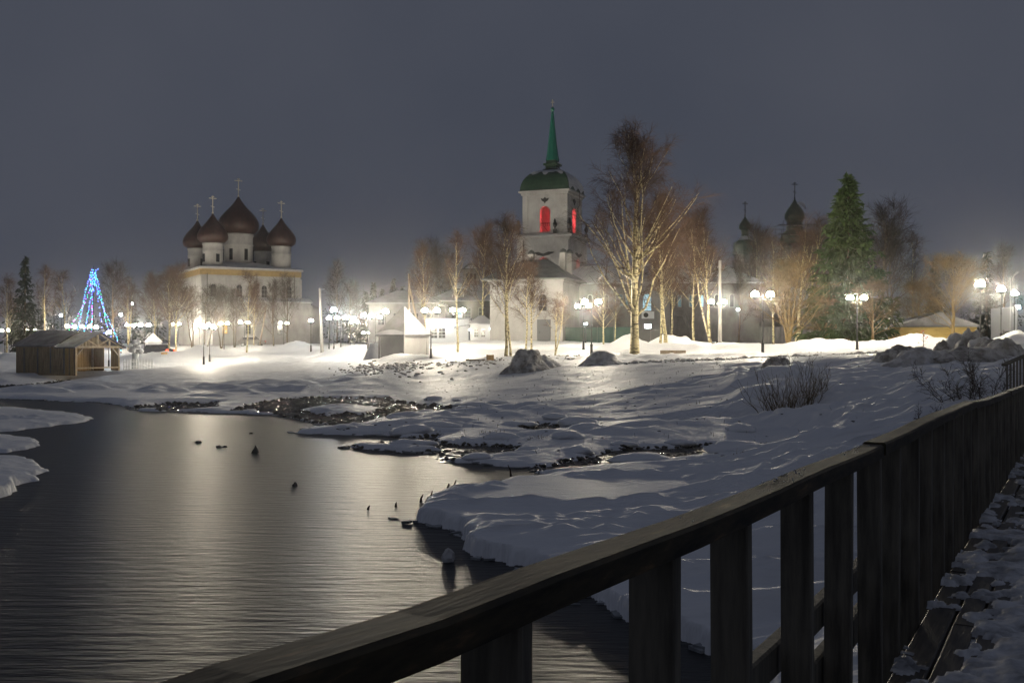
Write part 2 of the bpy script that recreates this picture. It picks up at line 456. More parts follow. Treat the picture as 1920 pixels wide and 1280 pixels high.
RIDGES = [([(1130,84),(1260,84),(1400,82),(1500,81),(1640,80),(1760,77),(1850,72),(1940,64)], .62, .9),
          ([(900,74),(1000,73),(1080,71),(1180,68),(1300,66),(1400,64),(1520,62),(1640,60)], .16, .8),
          ([(20,128),(120,126),(240,124),(340,124),(450,134),(560,130),(650,115)], .45, 1.8)]

def height(X, Y, fine=True):
    X = np.asarray(X, float); Y = np.asarray(Y, float)
    h = base_height(X, Y)
    h = np.where(Y > 260, np.minimum(h, 5.0), h)
    t = X / np.maximum(Y, 1)
    px = 960 + t * FPX
    # humps of snowed-in ice and stones along the shallows
    zone = sstep(24, 29, Y) * (1 - sstep(42, 56, Y)) * sstep(-.5, -.2, t) * (1 - sstep(.26, .36, t)) + .9 * sstep(46, 52, Y) * (1 - sstep(66, 76, Y)) * (1 - sstep(-.22, -.08, t))
    hm = fbm(X / 3.6 + Y * .08, Y / 1.9, 3, 21)
    rid = 1 - np.abs(2 * fbm(X / 4.4 + Y * .1, Y / 2.3 + 8, 3, 33) - 1)
    h = h + zone * ((hm - .44) * 1.0 + (rid - .72) * .55 + (fbm(X / 1.3, Y / .8, 3, 23) - .5) * .30)
    # wind drifts
    d1 = 1 - np.abs(2 * fbm(X / 5.5 - Y * .12, Y / 1.7 + X * .06, 3, 3) - 1)
    d2 = 1 - np.abs(2 * fbm(X / 2.1 - Y * .2, Y / .62 + X * .10, 3, 9) - 1)
    d3 = 1 - np.abs(2 * fbm(X / .9 - Y * .3, Y / .26 + X * .3, 2, 19) - 1)
    near = 1 - sstep(44, 62, Y)
    rightb = sstep(.15, .3, t) * (1 - sstep(28, 46, Y))
    h = h + (d1 ** 2 - .55) * (.22 * near + .34 * rightb + .07) + (d2 ** 3 - .4) * (.085 * near + .05) + (d3 ** 2 - .5) * (.045 * near + .02) + (fbm(X * 2.6, Y * 4.0, 3, 29) - .5) * .05
    for q, Yq, hh, sx, sy in MOUNDS:
        h = h + hh * np.exp(-((X - PX(q, Yq)) / sx) ** 2 - ((Y - Yq) / sy) ** 2) * (.75 + .5 * fbm(X * 1.1, Y * 1.1, 3, 51))
    lump = fbm(X * .55, Y * .6, 4, 61)
    for pts, hh, wd in RIDGES:
        pp = np.array([(PX(a, b), b) for a, b in pts]); best = np.full(X.shape, 1e9)
        for i in range(len(pp) - 1):
            a, b = pp[i], pp[i + 1]; dv = b - a
            s = np.clip(((X - a[0]) * dv[0] + (Y - a[1]) * dv[1]) / (dv @ dv), 0, 1)
            best = np.minimum(best, np.hypot(X - a[0] - s * dv[0], Y - a[1] - s * dv[1]))
        h = h + hh * np.exp(-(best / wd) ** 2) * (.55 + .9 * lump)
    # ploughed verge: broken, lumpy snow
    verge = np.exp(-((Y - (70 - 8 * t * 2)) / 4.5) ** 2) * sstep(-.2, -.1, t) * (1 - sstep(.45, .5, t))
    h = h + verge * (fbm(X * 1.5, Y * 1.5, 4, 71) - .5) * .36
    h = h + (fbm(X * .9, Y * .9, 4, 81) - .5) * .10 * sstep(75, 90, Y)
    # open water and shallows
    w, pb = wet(X, Y)
    low = np.maximum(h, .17 + .10 * fbm(X * .4, Y * .4, 2, 91))
    edge = np.minimum(-w, -pb)                                    # distance onto the snow
    low = np.minimum(low, np.where(Y < 22, .19, .045) + np.where(Y < 22, .22, .13) * np.maximum(edge, 0) + .9 * np.maximum(edge - 2.2, 0) * sstep(.20, .36, t) + .02 * np.maximum(edge - 6, 0) + .08 * fbm(X * .7, Y * .9, 3, 92))
    lip = low * np.sqrt(np.clip(edge / .07, 0, 1)) * np.where(edge > 0, 1, 0)
    hh = np.where(edge > .07, low, np.where(edge > 0, np.maximum(lip, .0) - .02, h * 0))
    bed = -.10 + .17 * (fbm(X * .8, Y * 1.3, 3, 95) - .45)
    hh = np.where((pb > 0) & (w <= 0), np.minimum(bed, .05), hh)
    hh = np.where(w > 0, -.05 - .5 * sstep(0, 2.0, w), hh)
    far = Y > 90
    return np.where(far, h, hh)

def ground(x, y):
    return float(height(np.array([x]), np.array([y]))[0])

Yr = np.concatenate([np.geomspace(3.2, 110, 780, endpoint=False), np.geomspace(110, 320, 120, endpoint=False), np.geomspace(320, 900, 14)])
tr = np.linspace(-.70, .70, 660)
TT, YY = np.meshgrid(tr, Yr)
XX = TT * (YY + 4)
ZZ = height(XX, YY)
nr, nc = ZZ.shape
idx = np.arange(nr * nc).reshape(nr, nc)
FQ = np.stack([idx[:-1, :-1], idx[:-1, 1:], idx[1:, 1:], idx[1:, :-1]], axis=-1).reshape(-1, 4)
gd = mk('ground', np.stack([XX, YY, ZZ], axis=-1).reshape(-1, 3), [FQ], MATS['snow'], None, True)
tag(gd, 'snow covered bank and wind carved shore ice sloping to the river', kind='structure')
_GZ = None

# river
wm = principled('river_water', (0.010, 0.012, 0.014), 0.40, 0.5)
t_ = wm.node_tree; b_ = t_.nodes['Principled BSDF']; b_.inputs['IOR'].default_value = 1.33
tc_ = t_.nodes.new('ShaderNodeTexCoord')
hs = []
for sc_, det, sx, sy, rot in ((1.0, 4.0, 1.2, 7.0, .10), (1.0, 3.0, 4.2, 26.0, -.06)):
    mp_ = t_.nodes.new('ShaderNodeMapping'); mp_.inputs['Scale'].default_value = (sx, sy, 1); mp_.inputs['Rotation'].default_value = (0, 0, rot)
    nn_ = t_.nodes.new('ShaderNodeTexNoise'); nn_.inputs['Scale'].default_value = sc_; nn_.inputs['Detail'].default_value = det
    t_.links.new(tc_.outputs['Object'], mp_.inputs['Vector']); t_.links.new(mp_.outputs['Vector'], nn_.inputs['Vector'])
    hs.append(nn_)
ad_ = t_.nodes.new('ShaderNodeMath'); ad_.operation = 'MULTIPLY_ADD'; ad_.inputs[1].default_value = .30
t_.links.new(hs[1].outputs['Fac'], ad_.inputs[0]); t_.links.new(hs[0].outputs['Fac'], ad_.inputs[2])
bp_ = t_.nodes.new('ShaderNodeBump'); bp_.inputs['Strength'].default_value = .5; bp_.inputs['Distance'].default_value = .06
t_.links.new(ad_.outputs['Value'], bp_.inputs['Height']); t_.links.new(bp_.outputs['Normal'], b_.inputs['Normal'])
rv = mk('river', [(-400, -40, 0), (200, -40, 0), (200, 90, 0), (-400, 90, 0)], [[[0, 1, 2, 3]]], wm)
tag(rv, 'dark rippled open river water reflecting the lamps', kind='structure')
# ================================================================== wooden footbridge in the foreground
BR = math.atan2(.488, .873)
bridge = empty('footbridge', (0, 0, 0), -BR, 'weathered plank footbridge with a dark baluster railing over the river', 'bridge')
HU = [-5, .8, 1.2, 2.2, 4.68, 5.25, 6.16, 9.3, 10.7, 14.3, 18, 24]
HD = [.27, .347, .370, .399, .431, .435, .430, .462, .500, .565, .63, .70]
def rail_z(u): return CAM_Z - np.interp(u, HU, HD)
def deck_z(u): return rail_z(u) - 1.09
rng = random.Random(4)

def board(name, x0, x1, u0, u1, zt, th, mat, seed, step=.35, amp=.006, kind=None, parent=bridge):
    """a long board following the bridge, slightly warped, with eased edges; zt(u) is its top"""
    n = max(3, int((u1 - u0) / step))
    us = np.linspace(u0, u1, n + 1); e = min(.008, th * .2)
    ring = [(x0, -th), (x1, -th), (x1, -e), (x1 - e, 0), (x0 + e, 0), (x0, -e)]
    V = []
    for u in us:
        j = (fbm(np.array([u * .9]), np.array([seed * 3.1]), 3, seed)[0] - .5) * amp * 2
        k = (fbm(np.array([u * 1.7]), np.array([seed * 1.3]), 2, seed + 9)[0] - .5) * amp * 2
        for x, z in ring: V.append((x + j, u, zt(u) + z + k))
    F = [[r * 6 + i, r * 6 + (i + 1) % 6, r * 6 + 6 + (i + 1) % 6, r * 6 + 6 + i] for r in range(n) for i in range(6)]
    return mk(name, V, [F, [[5, 4, 3, 2, 1, 0]], [[n * 6 + i for i in range(6)]]], mat, parent)

segs = [(-4.5, -.6, 0), (-.6, 4.67, .0), (4.69, 9.28, .008), (9.3, 14.28, -.004), (14.3, 21, .004)]
for i, (a, b, dz) in enumerate(segs):
    board('handrail', -.838, -.738 - (.005 if i % 2 else 0), a, b, lambda u, dz=dz: rail_z(u) + dz, .055, MATS['rail_wood'], 11 + i)
for i, (a, b) in enumerate([(-4.5, 2.7), (2.72, 8.3), (8.32, 14), (14.02, 21)]):
    board('middle_rail', -.945, -.889, a, b, lambda u: rail_z(u) - .585, .105, MATS['baluster_wood'], 31 + i)
    board('lower_rail', -.940, -.889, a, b, lambda u: rail_z(u) - .80, .13, MATS['baluster_wood'], 41 + i)
us = [-3.6, -2.9, -2.2, -1.5, -.7, .1, .75, 1.413, 2.106, 2.68, 3.40, 4.10]
while us[-1] < 20.4: us.append(us[-1] + rng.uniform(.60, .70))
for i, u in enumerate(us):
    g = G()
    d = rng.uniform(.100, .112); th = rng.uniform(.043, .052); lean = rng.uniform(-.008, .008); x1 = -.772 + rng.uniform(-.004, .004)
    zt = rail_z(u) - .050; zb = deck_z(u) - .26
    e = .005
    prof = [(x1 - d, 0), (x1 - d, th), (x1 - e, th), (x1, th - e), (x1, e), (x1 - e, 0)]
    V = [(x + lean * q, u + y + lean * q * .7, zb + (zt - zb) * (1 - q)) for q in (1, .5, 0) for x, y in prof]
    F = [[k * 6 + s, k * 6 + (s + 1) % 6, k * 6 + 6 + (s + 1) % 6, k * 6 + 6 + s] for k in range(2) for s in range(6)]
    mk('baluster', V, [F, [[0, 1, 2, 3, 4, 5]], [[17, 16, 15, 14, 13, 12]]], MATS['baluster_wood'], bridge)
# deck of lengthwise planks
x = -.765; k = 0
while x < 1.5:
    wdt = rng.uniform(.135, .165)
    u0 = -4.6 + rng.uniform(0, 2)
    cuts = [-4.6]
    while cuts[-1] < 20.5: cuts.append(min(20.6, cuts[-1] + rng.uniform(3.2, 4.6) - (1.7 if len(cuts) == 1 and k % 2 else 0)))
    for a, b in zip(cuts[:-1], cuts[1:]):
        if b - a < .3: continue
        dz = rng.uniform(-.008, .006)
        board('deck_plank', x, x + wdt - .018, a + .004, b - .004, lambda u, dz=dz: deck_z(u) + dz, .045, MATS['deck_wood'], 100 + k, .6, .004)
        k += 1
    x += wdt
for u in np.arange(-4, 20.5, 1.55):
    board_g = G().box(.35, u, deck_z(u) - .045 - .075 - .01, 2.2, .12, .14)
    board_g.build('cross_beam', MATS['baluster_wood'], bridge)
for u in np.arange(-3.2, 20, 3.1):
    for xx in (-.62, 1.3):
        gz = ground(*(lambda X, Y: (X, Y))(xx * math.cos(BR) + u * math.sin(BR), max(3.3, -xx * math.sin(BR) + u * math.cos(BR))))
        zt = deck_z(u) - .26; zb = min(gz, 0) - .5
        G().tube([(xx, u, zb), (xx, u, zt)], .11, 8).build('pile', MATS['pole_wood'], bridge)
# trodden snow on the deck
ux = np.linspace(-.775, 1.5, 150); uu = np.concatenate([np.linspace(.6, 8, 420), np.linspace(8.03, 20.5, 240)])
UX, UU = np.meshgrid(ux, uu)
th = fbm(UX * 2.2, UU * 1.25, 4, 201) * .8 + fbm(UX * 8, UU * 6.5, 4, 205) * .42
cover = -.72 + .42 * sstep(-.62, .0, UX) + .03 * sstep(4, 12, UU) + .10 * (vnoise(UU * 2.3, UX * 0 + 3, 7) - .5)
H = (th + cover) * .12
ridge_foot = .032 * fbm(UX * 11, UU * 8, 4, 215)
Hz = deck_z(UU) + .004 + np.clip(H, -.01, .038) + np.where(H > 0, ridge_foot, 0)
idx = np.arange(UX.size).reshape(UX.shape)
keep = (H > -.004)
FQ = np.stack([idx[:-1, :-1], idx[:-1, 1:], idx[1:, 1:], idx[1:, :-1]], axis=-1)
kq = keep[:-1, :-1] | keep[:-1, 1:] | keep[1:, 1:] | keep[1:, :-1]
ds = mk('deck_snow', np.stack([UX, UU, Hz], axis=-1).reshape(-1, 3), [FQ[kq]], MATS['trodden_snow'], None, True)
ds.rotation_euler = (0, 0, -BR)
tag(ds, 'trodden icy snow lying on the bridge planks', kind='stuff')
# crumbs of ice frozen onto the handrail
g = G()
rr = random.Random(8)
for c0, c1, n in ((2.2, 2.26, 2), (3.0, 3.5, 22), (4.1, 4.6, 16), (5.2, 6.6, 20), (7.2, 8.2, 34), (9, 10.4, 40), (10.8, 12.4, 46), (13, 16, 60), (16, 19, 50)):
    for _ in range(n):
        u = rr.uniform(c0, c1); xx = -.832 + rr.random() ** 1.6 * .07
        g.blob((xx, u, rail_z(u) + .003), (rr.uniform(.0015, .005), rr.uniform(.003, .010), rr.uniform(.001, .003)), rr.randint(0, 999), 1, .3)
ic = g.build('rail_ice', MATS['snow'], None, True)
ic.rotation_euler = (0, 0, -BR)
tag(ic, 'frozen crumbs of snow and ice on top of the handrail', kind='stuff')

# landing railing where the bridge climbs the right bank
a = np.array(P(1882, 684, 22.5)); b = np.array(P(1990, 648, 26.0))
lr = empty('landing_railing', (a[0], a[1], ground(a[0], a[1])), 0, 'dark slatted railing climbing the snowy bank at the end of the bridge', 'railing')
o0 = np.array(lr.location)
tt = np.linspace(0, 1, 7)
pts = [a + (b - a) * t - o0 + np.array([0, 0, .06 * math.sin(t * 3.1)]) for t in tt]
for p, q in zip(pts[:-1], pts[1:]):
    G().bar(p, q, .10, .05).build('handrail', MATS['rail_wood'], lr)
for t in np.linspace(.01, .99, 19):
    p = a + (b - a) * t - o0 + np.array([0, 0, .06 * math.sin(t * 3.1) - .02])
    gz = ground(p[0] + o0[0], p[1] + o0[1]) - o0[2] - .3
    G().box(p[0] + .06 * (1 - t), p[1], (p[2] + gz) / 2, .045, .10, p[2] - gz, -.45).build('baluster', MATS['baluster_wood'], lr)
# ================================================================== street lamps (built 4 m tall, scaled a little)
def lamp_proto(kind):
    root = empty('street_lamp', (0, 0, 0))
    warm = MATS['globe_cool'] if 'cool' in kind else MATS['globe_far'] if 'far' in kind else MATS['globe_warm']
    G().lathe([(.13, -.4), (.13, .05), (.11, .07), (.095, .72), (.11, .75), (.10, .80), (.055, .84)], 10).build('base', MATS['lamp_iron'], root, True)
    G().lathe([(.048, .82), (.046, 2.2), (.062, 2.22), (.062, 2.28), (.040, 2.30), (.036, 3.85), (.05, 3.87), (.05, 3.95)], 8).build('pole', MATS['lamp_iron'], root, True)
    V, F = ico(2)
    if 'twin' in kind:
        g = G().tube([(-.52, 0, 3.74), (-.3, 0, 3.70), (0, 0, 3.72), (.3, 0, 3.70), (.52, 0, 3.74)], .022, 6)
        g.build('arm', MATS['lamp_iron'], root)
        for s in (-1, 1):
            c = G().lathe([(.04, 3.68), (.14, 3.74), (.225, 3.82), (.245, 3.92), (.225, 3.92), (.12, 3.80), (.03, 3.78)], 10, (s * .52, 0, 0)).build('cup', MATS['lamp_iron'], root)
            gl = mk('globe', V * .25 + np.array([s * .52, 0, 4.0]), [F], warm, root, True)
    else:
        G().lathe([(.05, 3.66), (.14, 3.72), (.24, 3.80), (.262, 3.91), (.24, 3.91), (.13, 3.78), (.03, 3.76)], 10).build('cup', MATS['lamp_iron'], root)
        mk('globe', V * .27 + np.array([0, 0, 4.0]), [F], warm, root, True)
    return root

def flood_proto():
    root = empty('flood_lamp', (0, 0, 0))
    G().lathe([(.09, -.4), (.08, 1.0), (.05, 1.05), (.04, 3.9)], 8).build('pole', MATS['lamp_iron'], root, True)
    G().box(0, -.02, 4.0, .38, .2, .26).build('housing', MATS['lamp_iron'], root)
    G().box(0, -.14, 4.0, .32, .03, .20).build('lens', MATS['globe_cool'], root)
    return root

PROT = {}
def lamp(px, py, Y, kind, label, rz=0.0, group='street lamps along the embankment'):
    if Y > 105 and kind in ('twin', 'single'): kind = 'far_' + kind
    first = kind not in PROT
    if first: PROT[kind] = flood_proto() if kind == 'flood' else lamp_proto(kind)
    o = PROT[kind] if first else copy_tree(PROT[kind])
    x = PX(px, Y); gz = ground(x, Y)
    s = (ZAT(py, Y) - gz) / 4.0
    o.location = (x, Y, gz); o.rotation_euler = (0, 0, R(rz)); o.scale = (max(.9, min(1.15, s)),) * 2 + (s,)
    tag(o, label, 'street lamp', group)
    return o

far_left = 'small twin globe street lamp along the road behind the plank shed'
mid_left = 'twin globe street lamp on the square between the five domed church and river'
lamp(1430, 553, 68, 'twin', 'black twin globe street lamp on the flat snow in front of golden willows', 6)
lamp(1607, 559, 76, 'twin', 'black twin globe street lamp at the foot of the tall spruce', -8)
lamp(1345, 567, 88, 'twin', 'black twin globe street lamp beside the pale concrete pole', 0)
lamp(1838, 534, 63, 'single', 'black single globe street lamp behind the heap of snow blocks')
lamp(1877, 543, 77, 'single', 'black single globe street lamp before the pale slatted fence')
lamp(1902, 551, 88, 'single', 'black single globe street lamp at the end of the row past the slatted fence')
lamp(1908, 577, 100, 'cool_single', 'cold white street lamp behind the row by the slatted fence')
lamp(1109, 567, 76, 'twin', 'tall black twin globe street lamp between the white gatehouse and big birch', -4)
lamp(1094, 575, 94, 'twin', 'black twin globe street lamp before the green netting fence', 0)
lamp(808, 583, 82, 'twin', 'black twin globe street lamp next to slim birch right of the pyramid roofed kiosk', 0)
lamp(858, 582, 100, 'twin', 'black twin globe street lamp standing behind the crooked birch by the lit shop', 8)
lamp(723, 585, 96, 'single', 'black single globe street lamp against the pyramid roofed kiosk')
lamp(690, 592, 100, 'twin', 'white twin globe street lamp beside the low ice wall by the kiosk', 40)
lamp(704, 595, 112, 'twin', 'twin globe street lamp against the white hip roofed house', 10)
lamp(583, 602, 122, 'single', 'single globe street lamp beside the leaning concrete pole')
lamp(626, 582, 112, 'cool_single', 'tall lamp post with one cold white globe on the square')
lamp(617, 597, 128, 'cool_single', 'blue white lamp behind the tall post on the square')
for px, py, Y in ((639, 596, 140), (656, 597, 150), (664, 604, 165)):
    lamp(px, py, Y, 'twin', 'distant twin globe street lamp in a row before the dark wood', 5)
for px, py, Y in ((382, 611, 108), (393, 614, 115), (374, 610, 140)):
    lamp(px, py, Y, 'twin', 'twin globe street lamp in the cluster of three nearest the shore ice', 35)
for px, py, Y in ((420, 607, 155), (458, 605, 135), (532, 606, 150)):
    lamp(px, py, Y, 'twin', mid_left, 20)
for px, py, Y in ((9, 620, 165), (58, 618, 165), (133, 613, 150), (161, 613, 155), (245, 610, 165), (330, 608, 175)):
    lamp(px, py, Y, 'twin', far_left, 15)
lamp(271, 610, 140, 'twin', 'twin globe street lamp beside the white picket fence and ice figure', 25)
lamp(180, 614, 130, 'single', 'single globe street lamp seen over the plank shed roof')
lamp(204, 624, 108, 'cool_single', 'cold white lamp just behind the plank shed gable')
lamp(687, 624, 160, 'twin', 'small far twin globe street lamp low behind the ice wall', 10)
for px, py, Y, lab in ((1098, 607, 104, 'small blue white floodlight on the green netting fence'), (1384, 580, 120, 'cold white floodlight on a thin post before the ruined church'),
                       (1555, 578, 120, 'small cold floodlight on a thin post left of the tall spruce'), (115, 591, 190, 'tiny distant white floodlight left of the light strung tree'),
                       (248, 569, 200, 'tiny distant white floodlight high among bare trees'), (227, 590, 150, 'tall thin floodlight post behind the plank shed')):
    lamp(px, py, Y, 'flood', lab, 0, 'small floodlights on posts')
# ================================================================== bare trees, spruces and shrubs
def unit(v): return v / (np.linalg.norm(v, axis=-1, keepdims=True) + 1e-9)

def curve(p0, d, L, K, bend, rg, wob=.04):
    """N curved branches: start p0 (N,3), direction d (N,3), length L (N,), bending added to z along the way"""
    N = len(p0); t = np.linspace(0, 1, K)
    Pn = p0[:, None] + d[:, None] * (L[:, None, None] * t[None, :, None])
    Pn[:, :, 2] += (bend * L)[:, None] * (t ** 2)[None]
    Pn[:, 1:] += np.cumsum(rg.normal(0, 1, (N, K - 1, 3)), axis=1) * (L[:, None, None] * wob / math.sqrt(K))
    return Pn

def along(Pn, idx, f):
    """point and direction at fraction f of branch idx"""
    K = Pn.shape[1]; s = f * (K - 1); i = np.minimum(s.astype(int), K - 2); a = s - i
    A = Pn[idx, i]; B = Pn[idx, i + 1]
    return A + (B - A) * a[:, None], unit(B - A)

def sides(d, ang, rg, up=.25):
    N = len(d)
    r = unit(np.cross(d, unit(rg.normal(0, 1, (N, 3)))))
    v = unit(d * np.cos(ang)[:, None] + r * np.sin(ang)[:, None])
    v[:, 2] += up
    return unit(v)

def tree_proto(name, seed, bark, twig, H=10.0, r0=.16, stems=1, limbs=20, subs=6, twigs=9, droop=-.35, lo=.28, spread=.34, up=.35, twlen=.10, twr=.0075, base_tangle=False, wide=.45, fork=.0):
    rg = np.random.default_rng(seed)
    root = empty(name)
    ST = []; SR = []
    K = 12
    for s in range(stems):
        a = rg.uniform(0, 6.28) if stems > 1 else 0
        lean = rg.uniform(.06, .20) if stems > 1 else rg.uniform(0, .03)
        t = np.linspace(0, 1, K); hh = H * (rg.uniform(.75, 1) if s else 1)
        p = np.zeros((K, 3)); p[:, 2] = t * hh
        off = lean * hh * (t ** .8)
        p[:, 0] = np.cos(a) * off + np.cumsum(rg.normal(0, .011 * H / 3, K)) * (t > 0); p[:, 1] = np.sin(a) * off + np.cumsum(rg.normal(0, .011 * H / 3, K)) * (t > 0)
        p[0, 2] = -.4
        ST.append(p); SR.append(np.interp(t, [0, .06, .5, .85, 1], [r0 * 1.35, r0, r0 * .62, r0 * .22, .012]) * (1 if stems == 1 else .8))
    ST = np.array(ST); SR = np.array(SR)
    V, F = strands(ST, SR, 7)
    g = G().add(V, [F])
    # limbs
    n = limbs * stems
    idx = np.arange(n) % stems
    f = lo + (1 - lo) * np.sort(rg.random(n)) ** .9 * .98
    p0, d0 = along(ST, idx, f)
    ang = np.radians(rg.uniform(34, 64, n)) * (1.2 - .6 * f)
    d1 = sides(d0, ang, rg, up)
    L1 = H * spread * (1.12 - f) ** .75 * rg.uniform(.65, 1.15, n) + H * .03
    LB = curve(p0, d1, L1, 7, np.full(n, .22), rg, .07)
    r1 = np.interp(f, [0, 1], [r0 * .42, .016]) * rg.uniform(.7, 1.1, n)
    V, F = strands(LB, r1[:, None] * np.linspace(1, .22, 7)[None], 5)
    g.add(V, [F])
    g.build('trunk', bark, root, True)
    # branches on the limbs and on the upper stems
    n2 = n * subs
    i2 = np.repeat(np.arange(n), subs)
    f2 = rg.uniform(.18, .98, n2)
    p2, d2 = along(LB, i2, f2)
    dd = sides(d2, np.radians(rg.uniform(25, 60, n2)), rg, .22)
    L2 = L1[i2] * (.62 - .38 * f2) * rg.uniform(.6, 1.2, n2) + .03 * H
    SB = curve(p2, dd, L2, 5, np.full(n2, .05), rg, .09)
    g2 = G()
    V, F = strands(SB, np.maximum(.25 * r1[i2], .011)[:, None] * np.linspace(1, .45, 5)[None], 4)
    g2.add(V, [F])
    # fine twigs
    n3 = n2 * twigs
    i3 = np.repeat(np.arange(n2), twigs)
    f3 = rg.uniform(.1, 1.0, n3)
    p3, d3 = along(SB, i3, f3)
    d3 = sides(d3, np.radians(rg.uniform(15, 60, n3)), rg, .05)
    L3 = H * twlen * rg.uniform(.45, 1.25, n3)
    TW = curve(p3, d3, L3, 4, np.full(n3, droop), rg, .10)
    V, F = strands(TW, twr * rg.uniform(.7, 1.2, n3)[:, None] * np.linspace(1, .5, 4)[None], 3)
    g2.add(V, [F])
    # twigs straight on limbs
    n4 = n * 14; i4 = np.repeat(np.arange(n), 14)
    p4, d4 = along(LB, i4, rg.uniform(.3, 1, n4))
    TW = curve(p4, sides(d4, np.radians(rg.uniform(20, 70, n4)), rg, .1), H * twlen * rg.uniform(.5, 1.2, n4), 4, np.full(n4, droop), rg, .1)
    V, F = strands(TW, twr * np.ones(n4)[:, None] * np.linspace(1, .5, 4)[None], 3)
    g2.add(V, [F])
    cr = g2.build('crown', twig, root)
    root['top'] = float(max(v[:, 2].max() for v in g2.V))
    return root

def spruce_proto(name, seed, mat, bark, H=10.0, Rr=2.0, whorls=46, per=11, sprays=26, size=.16):
    rg = np.random.default_rng(seed)
    root = empty(name)
    g = G().tube([(0, 0, -.4), (0, 0, H * .5), (.03, 0, H * .97)], [.22 * H / 14, .12 * H / 14, .02], 8)
    tip, VV, n = [], [], 0
    p0, d0, L0 = [], [], []
    for k in range(whorls):
        f = (k / whorls) ** .92
        z = H * (.06 + .93 * f)
        Rk = Rr * (1 - f) ** .95 * (1 if f > .12 else .8 + f * 1.6) + .06
        for j in range(max(4, int(per * (1 - .55 * f)))):
            a = rg.uniform(0, 6.283)
            L = Rk * rg.uniform(.62, 1.12)
            p0.append((0, 0, z + rg.uniform(-.15, .15))); d0.append((math.cos(a), math.sin(a), .30 - .55 * (1 - f) + rg.uniform(-.12, .12))); L0.append(L)
    p0 = np.array(p0, float); d0 = unit(np.array(d0, float)); L0 = np.array(L0)
    BR_ = curve(p0, d0, L0, 5, np.full(len(p0), .10), rg, .04)
    V, F = strands(BR_, np.maximum(.012 * L0, .008)[:, None] * np.linspace(1, .3, 5)[None], 3)
    g.add(V, [F])
    g.build('trunk', bark, root)
    # hanging sprays of needles: thin three-sided tufts
    m = np.maximum((sprays * np.clip(L0 / Rr, .3, 1)).astype(int), 5)
    ii = np.repeat(np.arange(len(p0)), m)
    f = rg.random(len(ii)) ** .75
    p, d = along(BR_, ii, f)
    dv = sides(d, np.radians(rg.uniform(20, 65, len(ii))), rg, -.42)
    L = size * (1.15 - .3 * f) * rg.uniform(.6, 1.5, len(ii)) * (H / 10) ** .8
    T = curve(p, dv, L, 3, np.full(len(ii), -.25), rg, .1)
    V, F = strands(T, (L * .17)[:, None] * np.array([[.55, 1.0, .12]]), 3)
    G().add(V, [F]).build('crown', mat, root)
    return root

BB, BD, BW = MATS['bark_birch'], MATS['bark_dark'], MATS['bark_willow']
TB, TD, TWL = MATS['twig_birch'], MATS['twig_dark'], MATS['twig_willow']
TP = {
    'birch_a': tree_proto('birch_tree', 11, BB, TB, r0=.13, limbs=24, subs=6, twigs=16, lo=.28, spread=.36, up=.2, twr=.0085),
    'birch_b': tree_proto('birch_tree', 12, BB, TB, r0=.11, limbs=18, subs=5, twigs=12, lo=.38, spread=.32, up=.25, twr=.0085),
    'birch_c': tree_proto('birch_tree', 13, BB, TB, r0=.12, stems=3, limbs=11, subs=5, twigs=11, lo=.26, spread=.32, up=.3, twr=.0085),
    'big': tree_proto('birch_tree', 15, BB, TB, r0=.24, limbs=46, subs=8, twigs=24, lo=.15, spread=.50, up=.16, twlen=.075, twr=.0068),
    'dark_a': tree_proto('bare_tree', 21, BD, TD, r0=.15, limbs=26, subs=6, twigs=12, lo=.22, spread=.40, droop=-.05, twr=.009),
    'dark_b': tree_proto('bare_tree', 22, BD, TD, r0=.12, stems=2, limbs=16, subs=6, twigs=11, lo=.2, spread=.38, droop=-.1, twr=.009),
    'red': tree_proto('bare_tree', 23, BB, TB, r0=.10, limbs=30, subs=6, twigs=20, lo=.2, spread=.38, up=.4, droop=-.05, twr=.0085),
    'willow_a': tree_proto('willow_tree', 31, BW, TWL, r0=.17, stems=3, limbs=16, subs=7, twigs=12, lo=.14, spread=.55, droop=.02, twlen=.10, twr=.011),
    'willow_b': tree_proto('willow_tree', 32, BW, TWL, r0=.16, limbs=36, subs=7, twigs=12, lo=.14, spread=.62, droop=-.22, up=.12, twlen=.10, twr=.011),
    'spruce': spruce_proto('spruce_tree', 41, MATS['needles'], BD, 10, 2.9, 44, 13, 34, .34),
    'spruce_far': spruce_proto('spruce_tree', 42, MATS['needles_far'], BD, 10, 1.9, 34, 9, 16, .36),
}
_used = set()
_BASE = dict(TP)
def tree(kind, px, Y, top, label, rot=0, wide=1.0, lean=0.0, group=None, cat='tree', base=None):
    first = kind not in _used
    _used.add(kind)
    o = TP[kind] if first else copy_tree(TP[kind])
    x = PX(px, Y); gz = ground(x, Y) if base is None else base
    s = (ZAT(top, Y) - gz) / _BASE[kind].get('top', 10.0)
    o.location = (x, Y, gz); o.rotation_euler = (0, R(lean), R(rot)); o.scale = (s * wide, s * wide, s)
    tag(o, label, cat, group)
    return o

